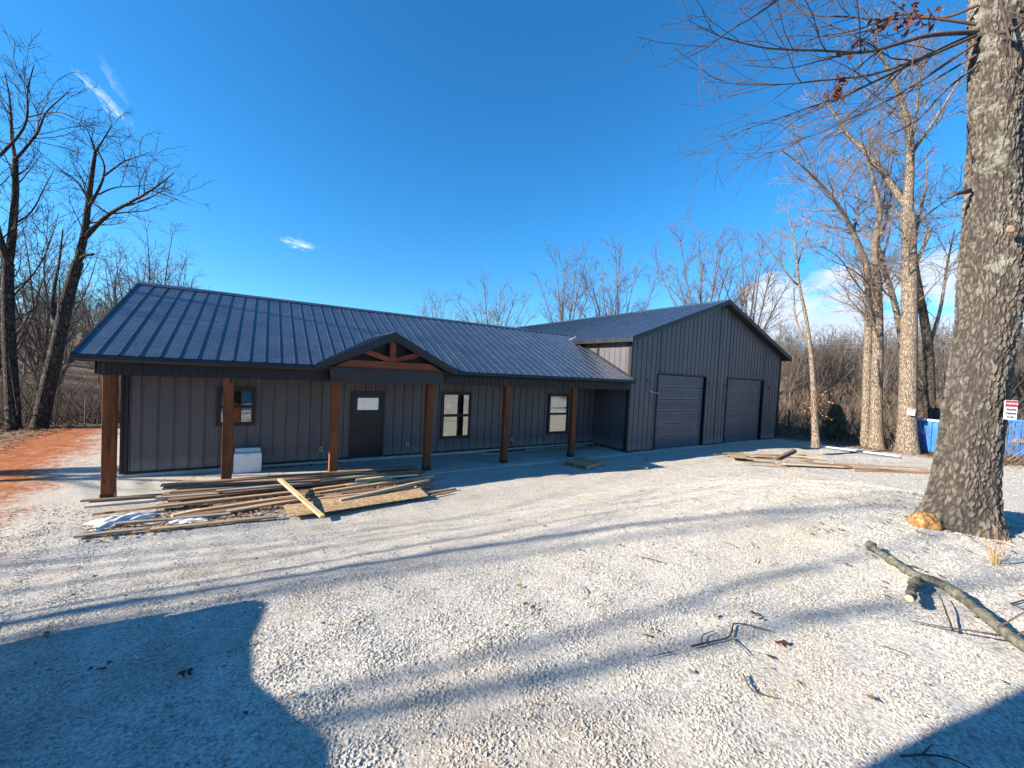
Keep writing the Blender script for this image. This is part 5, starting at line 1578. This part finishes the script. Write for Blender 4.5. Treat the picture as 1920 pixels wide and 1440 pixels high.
# pallet
pal = tag(empty('pallet', (11.68, -1.08, float(ground_z(11.68, -1.08)) + 0.02), 0.30), 'small wooden pallet on the shaded gravel by the last porch post', 'pallet')
for yy in (-0.42, 0.0, 0.42):
    MB().bar((-0.52, yy, 0.06), (0.52, yy, 0.06), 0.04, 0.085).obj('stringer', WOOD['tan'], pal)
for i in range(6):
    xx = -0.46 + 0.184 * i
    mb = MB().bar((-0.46, 0, 0), (0.46, 0, 0), 0.13, 0.016)
    o = mb.obj('deck_board', WOOD['tan'], pal, (xx, 0, 0.112))
    o.rotation_euler = (0, 0, math.pi / 2 + random.uniform(-0.02, 0.02))
for i in range(3):
    xx = -0.46 + 0.46 * i
    o = MB().bar((-0.46, 0, 0), (0.46, 0, 0), 0.11, 0.014).obj('deck_board', WOOD['tan'], pal, (xx, 0, 0.008))
    o.rotation_euler = (0, 0, math.pi / 2)

# white chest leaning at the porch wall
ch = tag(empty('storage_chest', (2.27, 1.45, 0.0)), 'white chest with a raised lid standing against the porch wall', 'chest')
MB().box(-0.30, 0.30, -0.16, 0.16, 0.005, 0.50).obj('body', M['white'], ch)
MB().box(-0.285, 0.27, 0.06, 0.17, 0.504, 0.60).obj('lid', M['white'], ch)
MB().box(-0.05, 0.05, -0.168, -0.161, 0.455, 0.475).obj('latch', M['galv'], ch)

# crumpled plastic sheets
def crumple(cx, cy, lx, ly, hz, rz, seed, label):
    rr = np.random.default_rng(seed)
    n = 34
    u, v = np.meshgrid(np.linspace(-1, 1, n), np.linspace(-1, 1, n), indexing='ij')
    edge = 1 + 0.15 * np.sin(3 * np.arctan2(v, u) + seed)
    xx, yy = u * lx * edge, v * ly * edge
    fold = np.zeros_like(u)
    for _ in range(7):
        a = rr.uniform(0, 6.28); f = rr.uniform(2, 6)
        fold += np.abs(np.sin(f * (u * math.cos(a) + v * math.sin(a)) + rr.uniform(0, 6))) * rr.uniform(0.3, 1)
    fold = fold / fold.max()
    z = 0.012 + hz * fold * (1 - np.maximum(np.abs(u), np.abs(v)) ** 3)
    V_ = np.stack([xx, yy, z], -1).reshape(-1, 3)
    i_, j_ = np.meshgrid(np.arange(n - 1), np.arange(n - 1), indexing='ij')
    F_ = np.stack([i_ * n + j_, (i_ + 1) * n + j_, (i_ + 1) * n + j_ + 1, i_ * n + j_ + 1], -1).reshape(-1, 4)
    o = link('plastic_sheet', np_mesh('plastic_sheet', V_, F_, M['plastic'], True), None, (cx, cy, float(ground_z(cx, cy)) + 0.01))
    o.rotation_euler = (0, 0, rz)
    tag(o, label, 'plastic sheet', 'crumpled plastic by the lumber pile')
crumple(0.52, -1.42, 0.40, 0.26, 0.10, 0.5, 2, 'crumpled white plastic sheet at the left end of the lumber pile')
crumple(1.50, -1.90, 0.34, 0.11, 0.06, 0.0, 5, 'smaller white plastic scrap between the front boards of the pile')

# ================================================================== dumpsters
def dumpster(loc, rz, sx, sy, hz, label, lid=False, cap=True):
    t = tag(empty('dumpster', loc, rz), label, 'dumpster', 'blue dumpsters behind the oak')
    body = MB()
    body.prism([(0.0, 0.12), (sx, 0.12), (sx, hz), (-0.10, hz), (-0.10, hz - 0.35)], 'y', 0, sy)
    body.obj('body', M['blue'], t)
    n = max(4, int(sy / 0.2))
    for i in range(n):
        y = (i + 0.5) * sy / n
        MB().prism([(-0.002, 0.16), (-0.102, hz - 0.36), (-0.102, hz - 0.08), (-0.16, hz - 0.08), (-0.16, hz - 0.4), (-0.06, 0.16)], 'y', y - 0.035, y + 0.035).obj('rib', M['blue'], t)
    for i in range(7):
        x = 0.15 + i * (sx - 0.3) / 6
        MB().box(x - 0.04, x + 0.04, -0.06, -0.002, 0.16, hz - 0.1).obj('rib', M['blue'], t)
    rim = MB()
    rim.box(-0.18, sx + 0.05, -0.07, 0.0, hz - 0.07, hz + 0.03)
    rim.box(-0.18, -0.10, 0.0, sy, hz - 0.07, hz + 0.03)
    rim.box(-0.18, sx + 0.05, sy, sy + 0.07, hz - 0.07, hz + 0.03)
    rim.obj('rim', M['galv'] if cap else M['blue'], t)
    MB().box(-0.05, sx, -0.02, sy + 0.02, 0.03, 0.115).obj('skid', M['rubber'], t)
    if lid:
        mb = MB(); mb.bar((sx * 0.75, 0.0, hz + 0.24), (sx * 0.75, sy * 0.9, hz + 0.24), 0.05, 0.62); mb.obj('lid', M['dark_plastic'], t)
    else:
        MB().box(-0.13, -0.10, 0.15, 0.35, 0.3, hz - 0.1).obj('side_brace', M['blue'], t)
        MB().box(-0.115, -0.101, 0.6, sy - 0.3, hz * 0.42, hz * 0.52).obj('rust_patch', WOOD['brown'], t)
dumpster((30.1, -6.05, 0.02), 0.0, 1.7, 1.05, 1.66, 'ribbed blue dumpster with a raised black lid, left of the oak trunk', True)
dumpster((33.9, -9.9, 0.02), 0.12, 2.2, 2.6, 1.85, 'blue dumpster showing past the right side of the oak trunk', False, False)

# ================================================================== signs
def text_mesh(txt, size, mat):
    cu = bpy.data.curves.new('lettering', 'FONT')
    cu.body = txt
    cu.size = size
    cu.align_x = 'CENTER'
    cu.align_y = 'CENTER'
    cu.extrude = 0.0006
    tmp = bpy.data.objects.new('lettering_src', cu)
    COL.objects.link(tmp)
    bpy.context.view_layer.update()
    me = bpy.data.meshes.new_from_object(tmp.evaluated_get(bpy.context.evaluated_depsgraph_get()))
    bpy.data.objects.remove(tmp)
    me.materials.clear()
    me.materials.append(mat)
    return me
def warning_sign(pos, n, w_, h_, label):
    n = Vector(n).normalized()
    xax = Vector((0, 0, 1)).cross(n).normalized()
    yax = n.cross(xax)
    t = tag(empty('warning_sign'), label, 'sign', 'warning signs nailed to trees')
    t.matrix_world = Matrix(((xax.x, yax.x, n.x, pos[0]), (xax.y, yax.y, n.y, pos[1]), (xax.z, yax.z, n.z, pos[2]), (0, 0, 0, 1)))
    MB().box(-w_ / 2, w_ / 2, -h_ / 2, h_ / 2, -0.004, 0.0).obj('plate', M['sign_white'], t)
    MB().box(-w_ * 0.47, w_ * 0.47, h_ * 0.17, h_ * 0.475, 0.0005, 0.0015).obj('red_band', M['red'], t)
    for txt, yy, sz, mt in (('WARNING', 0.32, 0.215, 'sign_white'), ('Security', 0.03, 0.235, 'ink'), ('Cameras', -0.17, 0.235, 'ink'), ('In Use', -0.36, 0.2, 'ink')):
        link('lettering', text_mesh(txt, sz * w_, M[mt]), t, (0, yy * h_, 0.0025))
    for s_ in (-1, 1):
        MB().lathe([(0.004, 0.0), (0.004, 0.002)], (0, s_ * h_ * 0.45, 0.001), 8).obj('nail', M['galv'], t)
warning_sign((10.445, -9.985, 2.80), (-0.50, -0.87, 0.0), 0.17, 0.24, 'red and white warning sign nailed to the right side of the big oak')
warning_sign((28.83, -5.05, 2.02), (-0.97, -0.25, 0.0), 0.26, 0.30, 'small red and white sign on the thick pale tree in the back')

# ================================================================== things around the oak
rr = np.random.default_rng(8)
n1, n2 = 28, 44
ph, th = np.meshgrid(np.linspace(0.02, math.pi / 2, n1), np.arange(n2) * 2 * np.pi / n2, indexing='ij')
bumps = 0.0
for _ in range(26):
    d = rr.normal(size=3); d[2] = abs(d[2]); d /= np.linalg.norm(d)
    q_ = np.sin(ph) * np.cos(th) * d[0] + np.sin(ph) * np.sin(th) * d[1] + np.cos(ph) * d[2]
    bumps = np.maximum(bumps, np.exp(-(1 - q_) * 22) * rr.uniform(0.5, 1.0))
R_ = 1 + 0.42 * bumps
V_ = np.stack([0.15 * R_ * np.sin(ph) * np.cos(th), 0.12 * R_ * np.sin(ph) * np.sin(th), 0.14 * R_ * np.cos(ph)], -1).reshape(-1, 3)
i_, j_ = np.meshgrid(np.arange(n1 - 1), np.arange(n2), indexing='ij')
F_ = np.stack([i_ * n2 + j_, (i_ + 1) * n2 + j_, (i_ + 1) * n2 + (j_ + 1) % n2, i_ * n2 + (j_ + 1) % n2], -1).reshape(-1, 4)
o = link('bracket_fungus', np_mesh('bracket_fungus', V_, F_, M['fungus'], True), None, (9.96, -9.42, 1.22))
o.rotation_euler = (0, 0, -0.9)
tag(o, 'lumpy yellow bracket fungus at the foot of the big oak', 'fungus')

br = tag(empty('fallen_branch', (7.6, -9.9, 1.22)), 'lichen-grey fallen branch with a sawn side stub on the right foreground gravel', 'branch')
def fb(pts, r0, r1, name, mat, sides=10, jit=0.006):
    P = resample(np.array(pts) - np.array((7.6, -9.9, 1.22)), 26)
    P = P + np.cumsum(rr.normal(size=P.shape) * jit, axis=0) * 0.3
    R_ = np.linspace(r0, r1, 26) * (1 + 0.08 * np.sin(np.arange(26) * 2.1))
    if sides > 8:
        Kf = 130
        tq = np.linspace(0, 25, Kf)
        P = np.stack([np.interp(tq, np.arange(26), P[:, i]) for i in range(3)], -1)
        P = P + np.cumsum(rr.normal(size=P.shape) * 0.0012, axis=0)
        R_ = np.interp(tq, np.arange(26), R_) * (1 + 0.05 * rr.normal(size=Kf))
        knot = rr.choice(Kf, 7)
        for kk in knot:
            R_ = R_ * (1 + 0.3 * np.exp(-((np.arange(Kf) - kk) / 1.6) ** 2))
    V_, F_ = tubes(P[None], R_[None], sides)
    if sides > 8:
        V_ = V_ + rr.normal(size=V_.shape) * 0.0022
    return link(name, np_mesh(name, V_, F_, mat, True), br)
fb([(8.18, -9.36, 1.29), (7.95, -9.52, 1.30), (7.60, -9.82, 1.305), (7.56, -9.86, 1.31), (7.64, -9.95, 1.31), (7.38, -10.14, 1.32), (7.12, -10.33, 1.31), (6.92, -10.47, 1.31), (6.5, -10.75, 1.30), (6.1, -11.0, 1.29)], 0.032, 0.041, 'stem', M['branch_bark'])
fb([(7.62, -9.87, 1.30), (7.35, -9.90, 1.31), (7.12, -9.925, 1.325), (6.93, -9.95, 1.34)], 0.029, 0.024, 'side_stub', M['branch_bark'])
MB().lathe([(0.0001, 0), (0.026, 0.0), (0.026, 0.004), (0.0001, 0.004)], (0, 0, 0), 12, 'x').obj('sawn_end', WOOD['yellow'], br, tuple(np.array((6.922, -9.952, 1.342)) - np.array((7.6, -9.9, 1.22))))
for pts in ([(6.98, -10.40, 1.30), (6.86, -10.22, 1.27), (6.80, -10.08, 1.25), (6.74, -10.0, 1.25)], [(6.85, -10.2, 1.26), (7.1, -10.12, 1.30), (7.36, -10.04, 1.30)], [(7.05, -10.38, 1.32), (7.12, -10.46, 1.45), (7.06, -10.5, 1.52)], [(6.95, -10.45, 1.32), (7.05, -10.52, 1.41), (7.02, -10.55, 1.47)]):
    fb(pts, 0.008, 0.003, 'twig', M['twig'], 5, 0.003)

# loose twigs on the gravel
def ground_twig(xy, r0, label, forks=()):
    P = np.array([(x, y, float(ground_z(x, y)) + 0.022) for x, y in xy])
    c = P.mean(axis=0)
    lst = []
    Q = resample(P - c, 16)
    lst.append(tubes(Q[None], np.linspace(r0, r0 * 0.45, 16)[None], 6))
    for f in forks:
        Pf = np.array([(x, y, float(ground_z(x, y)) + 0.024) for x, y in f]) - c
        lst.append(tubes(resample(Pf, 10)[None], np.linspace(r0 * 0.7, r0 * 0.3, 10)[None], 5))
    V_, F_ = merge(lst)
    tag(link('fallen_twig', np_mesh('fallen_twig', V_, F_, M['twig'], True), None, tuple(c)), label, 'twig', 'loose twigs on the gravel')
ground_twig([(5.0, -9.37), (5.16, -9.40), (5.32, -9.45), (5.42, -9.40), (5.51, -9.37), (5.64, -9.55)], 0.007, 'branching dark twig in the middle of the foreground gravel', ([(5.32, -9.45), (5.30, -9.52), (5.26, -9.60)], [(5.1, -9.38), (5.17, -9.33), (5.29, -9.35)]))
ground_twig([(5.05, -9.67), (4.98, -9.74), (4.97, -9.78), (5.04, -9.85)], 0.006, 'short bent twig just below the branching twig')
ground_twig([(5.2, -10.32), (5.3, -10.37), (5.40, -10.44), (5.42, -10.55)], 0.006, 'thin twig at the bottom right shadow edge', ([(5.3, -10.37), (5.42, -10.38)],))
ground_twig([(7.9, -10.35), (8.15, -10.40), (8.5, -10.52)], 0.007, 'straight twig beyond the fallen branch near the right edge')
for i in range(34):
    x, y = rng.uniform(4.8, 12.5), rng.uniform(-10.4, -5.5)
    if math.hypot(x - 10.6, y + 9.7) < 0.8: continue
    a = rng.uniform(0, 3.14); ln = rng.uniform(0.08, 0.28)
    ground_twig([(x, y), (x + 0.5 * ln * math.cos(a) + 0.02, y + 0.5 * ln * math.sin(a)), (x + ln * math.cos(a), y + ln * math.sin(a))], rng.uniform(0.003, 0.005), 'small broken twig scattered on the gravel near the oak')

# dry grass tuft
gr = []
for i in range(26):
    a = rng.uniform(0, 6.28); ln = rng.uniform(0.08, 0.34) if i > 3 else rng.uniform(0.34, 0.46)
    sp_ = 0.35 if i > 3 else 0.08
    gr.append(np.array([(0, 0, 0), (math.cos(a) * ln * sp_ * 0.5, math.sin(a) * ln * sp_ * 0.5, ln * 0.6), (math.cos(a) * ln * sp_, math.sin(a) * ln * sp_, ln)]) + np.array([rng.normal() * 0.03, rng.normal() * 0.03, 0]))
V_, F_ = tubes(np.array(gr), np.tile(np.array([0.003, 0.0022, 0.001]), (26, 1)), 3)
tag(link('grass_tuft', np_mesh('grass_tuft', V_, F_, M['straw']), None, (9.05, -10.12, 1.22)), 'dry straw tuft in the gravel below the oak', 'grass')

# dead leaves
def flat_leaves(xy, size, zoff=0.014, zfun=ground_z):
    n = len(xy)
    a = rng.uniform(0, 6.28, n)
    s = size * rng.uniform(0.5, 1.4, n)
    z = zfun(xy[:, 0], xy[:, 1]) + zoff + rng.uniform(0, 0.012, n)
    ca, sa = np.cos(a), np.sin(a)
    out = []
    for lx, ly, lz in ((-1, 0, 0.15), (-0.2, 0.5, 0.35), (1, 0.05, 0.1), (-0.1, -0.5, 0.3)):
        zz_ = lz * s * rng.uniform(0.0, 1.6, n)
        out.append(np.stack([xy[:, 0] + (lx * ca - ly * sa) * s, xy[:, 1] + (lx * sa + ly * ca) * s, z + zz_], -1))
    return np.stack(out, 1).reshape(-1, 3), np.arange(n * 4).reshape(-1, 4)
yard = np.stack([rng.uniform(-1.5, 14, 420), rng.uniform(-10.6, -0.5, 420)], -1)
nearoak = np.stack([10.4 + rng.normal(size=260) * 1.5, -9.6 + rng.normal(size=260) * 0.9], -1)
pile = np.stack([rng.uniform(0.2, 3.6, 900), rng.uniform(-2.35, -1.2, 900)], -1)
pile2 = np.stack([rng.uniform(1.5, 6.0, 500), rng.uniform(-1.4, -0.9, 500)], -1)
heap2 = np.stack([rng.uniform(18.5, 23, 320), rng.uniform(-5.5, -2.0, 320)], -1)
bits = np.stack([rng.uniform(0.5, 12, 1500), rng.uniform(-10.7, -6.0, 1500)], -1)
lst = [flat_leaves(bits, 0.009, 0.01), flat_leaves(yard, 0.026), flat_leaves(nearoak, 0.03), flat_leaves(pile, 0.04, 0.03), flat_leaves(pile2, 0.035, 0.08), flat_leaves(heap2, 0.04, 0.05)]
V_, F_ = merge(lst)
tag(link('dead_leaves', np_mesh('dead_leaves', V_, F_, M['leaf_litter'])), 'dead brown leaves blown over the gravel and lumber', 'leaves', kind='stuff')
wl = np.stack([rng.uniform(9.4, 14.7, 1300), 1.66 - np.abs(rng.normal(size=1300)) * 0.22], -1)
wl2 = np.stack([rng.uniform(0.2, 14.7, 420), rng.uniform(0.1, 1.66, 420)], -1)
wl3 = np.stack([rng.uniform(2.2, 4.6, 160), 1.66 - np.abs(rng.normal(size=160)) * 0.06], -1)
flatz = lambda x, y: np.zeros_like(x)
V_, F_ = merge([flat_leaves(wl, 0.04, 0.006, flatz), flat_leaves(wl2, 0.03, 0.004, flatz), flat_leaves(wl3, 0.04, 0.006, flatz)])
tag(link('porch_leaves', np_mesh('porch_leaves', V_, F_, M['leaf'])), 'brown leaf drift along the porch wall', 'leaves', kind='stuff')
# leaf-strewn woodland floor
fx = np.stack([rng.uniform(28, 46, 9000), rng.uniform(-8, 6, 9000)], -1)
fx = fx[fx[:, 0] + 0.25 * fx[:, 1] > 27.3]
lx_ = np.stack([rng.uniform(-9, -3.6, 3500), rng.uniform(4, 15, 3500)], -1)
V_, F_ = merge([flat_leaves(fx, 0.075, 0.02), flat_leaves(lx_, 0.06, 0.02)])
tag(link('forest_litter', np_mesh('forest_litter', V_, F_, M['leaf_litter'])), 'fallen leaves on the woodland floor', 'leaves', kind='stuff')
# single dark leaves near the camera
for i, (x, y, lab) in enumerate(((5.73, -9.41, 'dark curled oak leaf right of the branching twig'), (5.58, -9.66, 'dark oak leaf below the curled one'), (1.85, -7.74, 'black leaf clump in the shadow at lower left'), (2.28, -8.11, 'dark leaf right of the leaf clump in the lower left shadow'))):
    xy = np.array([[x, y]]) + rng.normal(size=(6, 2)) * 0.018
    V_, F_ = flat_leaves(xy, 0.022, 0.02)
    c = V_.mean(axis=0)
    tag(link('oak_leaf', np_mesh('oak_leaf', V_ - c, F_, M['leaf_dark']), None, tuple(c)), lab, 'leaf', 'single leaves on the gravel')

# red cap on the gravel
mb = MB(); mb.lathe([(0.05, 0), (0.055, 0.03), (0.045, 0.06), (0.012, 0.07), (0.012, 0.09)], (0, 0, 0), 12)
tag(mb.obj('bottle_cap', M['red'], None, (14.5, -1.37, float(ground_z(14.5, -1.37)) + 0.01), True), 'small red cap on the shaded gravel before the garage', 'cap')

# ================================================================== utility line
pole = tag(empty('utility_pole', (62.0, -4.9, float(gz(62.0, -4.9)) - 0.2)), 'slim grey utility pole at the far right', 'pole')
MB().lathe([(0.15, 0), (0.12, 6), (0.09, 11.0)], (0, 0, 0), 10).obj('shaft', M['galv'], pole, None, True)
MB().box(-0.06, 0.06, -1.2, 1.2, 9.9, 10.05).obj('crossarm', WOOD['grey'], pole)
for i, dz in enumerate((0.0, 0.55, -0.45, -0.9)):
    a, b_ = Vector((52.0, 22.0, 7.6 + dz)), Vector((70.5, -8.0, 10.2 + dz * 1.1))
    mid = (a + b_) / 2 - Vector((0, 0, 1.0))
    mb = MB(); mb.tube(sag(a, mid, b_, 14), 0.022, 4)
    tag(mb.obj('power_line', M['galv'], None, None, True), 'thin pale power line crossing behind the trees on the right, number %s from the top' % ('two', 'one', 'three', 'four')[i], 'power line', 'power lines')

# ================================================================== parked box truck west of the camera (its shadow falls into the picture)
tk = tag(empty('box_truck', (-0.95, -10.2, 1.2)), 'white box truck parked left of the camera, casting the lower-left shadow', 'truck')
TO = Vector((0.95, 10.2, -1.2))
def T(mb, name, mat, parent=None, smooth=False):
    return mb.obj(name, mat, parent or tk, TO if parent is None else None, smooth)
cab = MB()
cab.prism([(-6.62, 1.55), (-6.58, 2.05), (-6.72, 2.13), (-7.82, 2.27), (-8.36, 2.43), (-8.58, 2.44), (-9.18, 3.22), (-9.21, 3.26), (-9.8, 3.3), (-9.8, 1.55)], 'x', -2.0, 0.12)
cabo = T(cab, 'cab', M['white'])
T(MB().box(-2.12, 0.16, -14.2, -9.24, 1.85, 4.35), 'cargo_box', M['white'])
T(MB().box(-1.5, -0.4, -14.1, -6.9, 1.6, 1.8), 'chassis', M['rubber'])
T(MB().box(-2.03, 0.15, -6.66, -6.5, 1.5, 1.75), 'bumper', M['galv'])
T(MB().prism([(-8.63, 2.56), (-9.12, 3.17), (-9.14, 3.15), (-8.65, 2.54)], 'x', -1.85, -0.03), 'windshield', M['glass'])
for xx in (0.121, -2.007):
    T(MB().prism([(-8.75, 2.5), (-9.15, 3.0), (-9.15, 3.15), (-9.7, 3.15), (-9.7, 2.5)], 'x', xx, xx + 0.006), 'side_window', M['glass'])
for xx in (-1.8, -0.3):
    T(MB().box(xx, xx + 0.3, -6.61, -6.56, 1.82, 2.0), 'headlight', M['glass'])
T(MB().box(-1.4, -0.48, -6.60, -6.565, 1.8, 2.02), 'grille', M['rubber'])
for xx in (-2.0, -0.15):
    for yy in (-7.5, -12.6):
        zg = float(gz(-0.9, yy)) - 0.03
        mb = MB(); mb.lathe([(0.20, 0.0), (0.38, 0.01), (0.41, 0.06), (0.41, 0.2), (0.38, 0.25), (0.20, 0.26)], (xx, yy, zg + 0.41), 24, 'x')
        wh = T(mb, 'wheel', M['rubber'], None, True)
        mb = MB(); mb.lathe([(0.02, 0.02), (0.19, 0.04), (0.21, 0.13), (0.19, 0.22), (0.02, 0.24)], (xx, yy, zg + 0.41), 16, 'x')
        mb.obj('rim', M['galv'], wh, None, True)
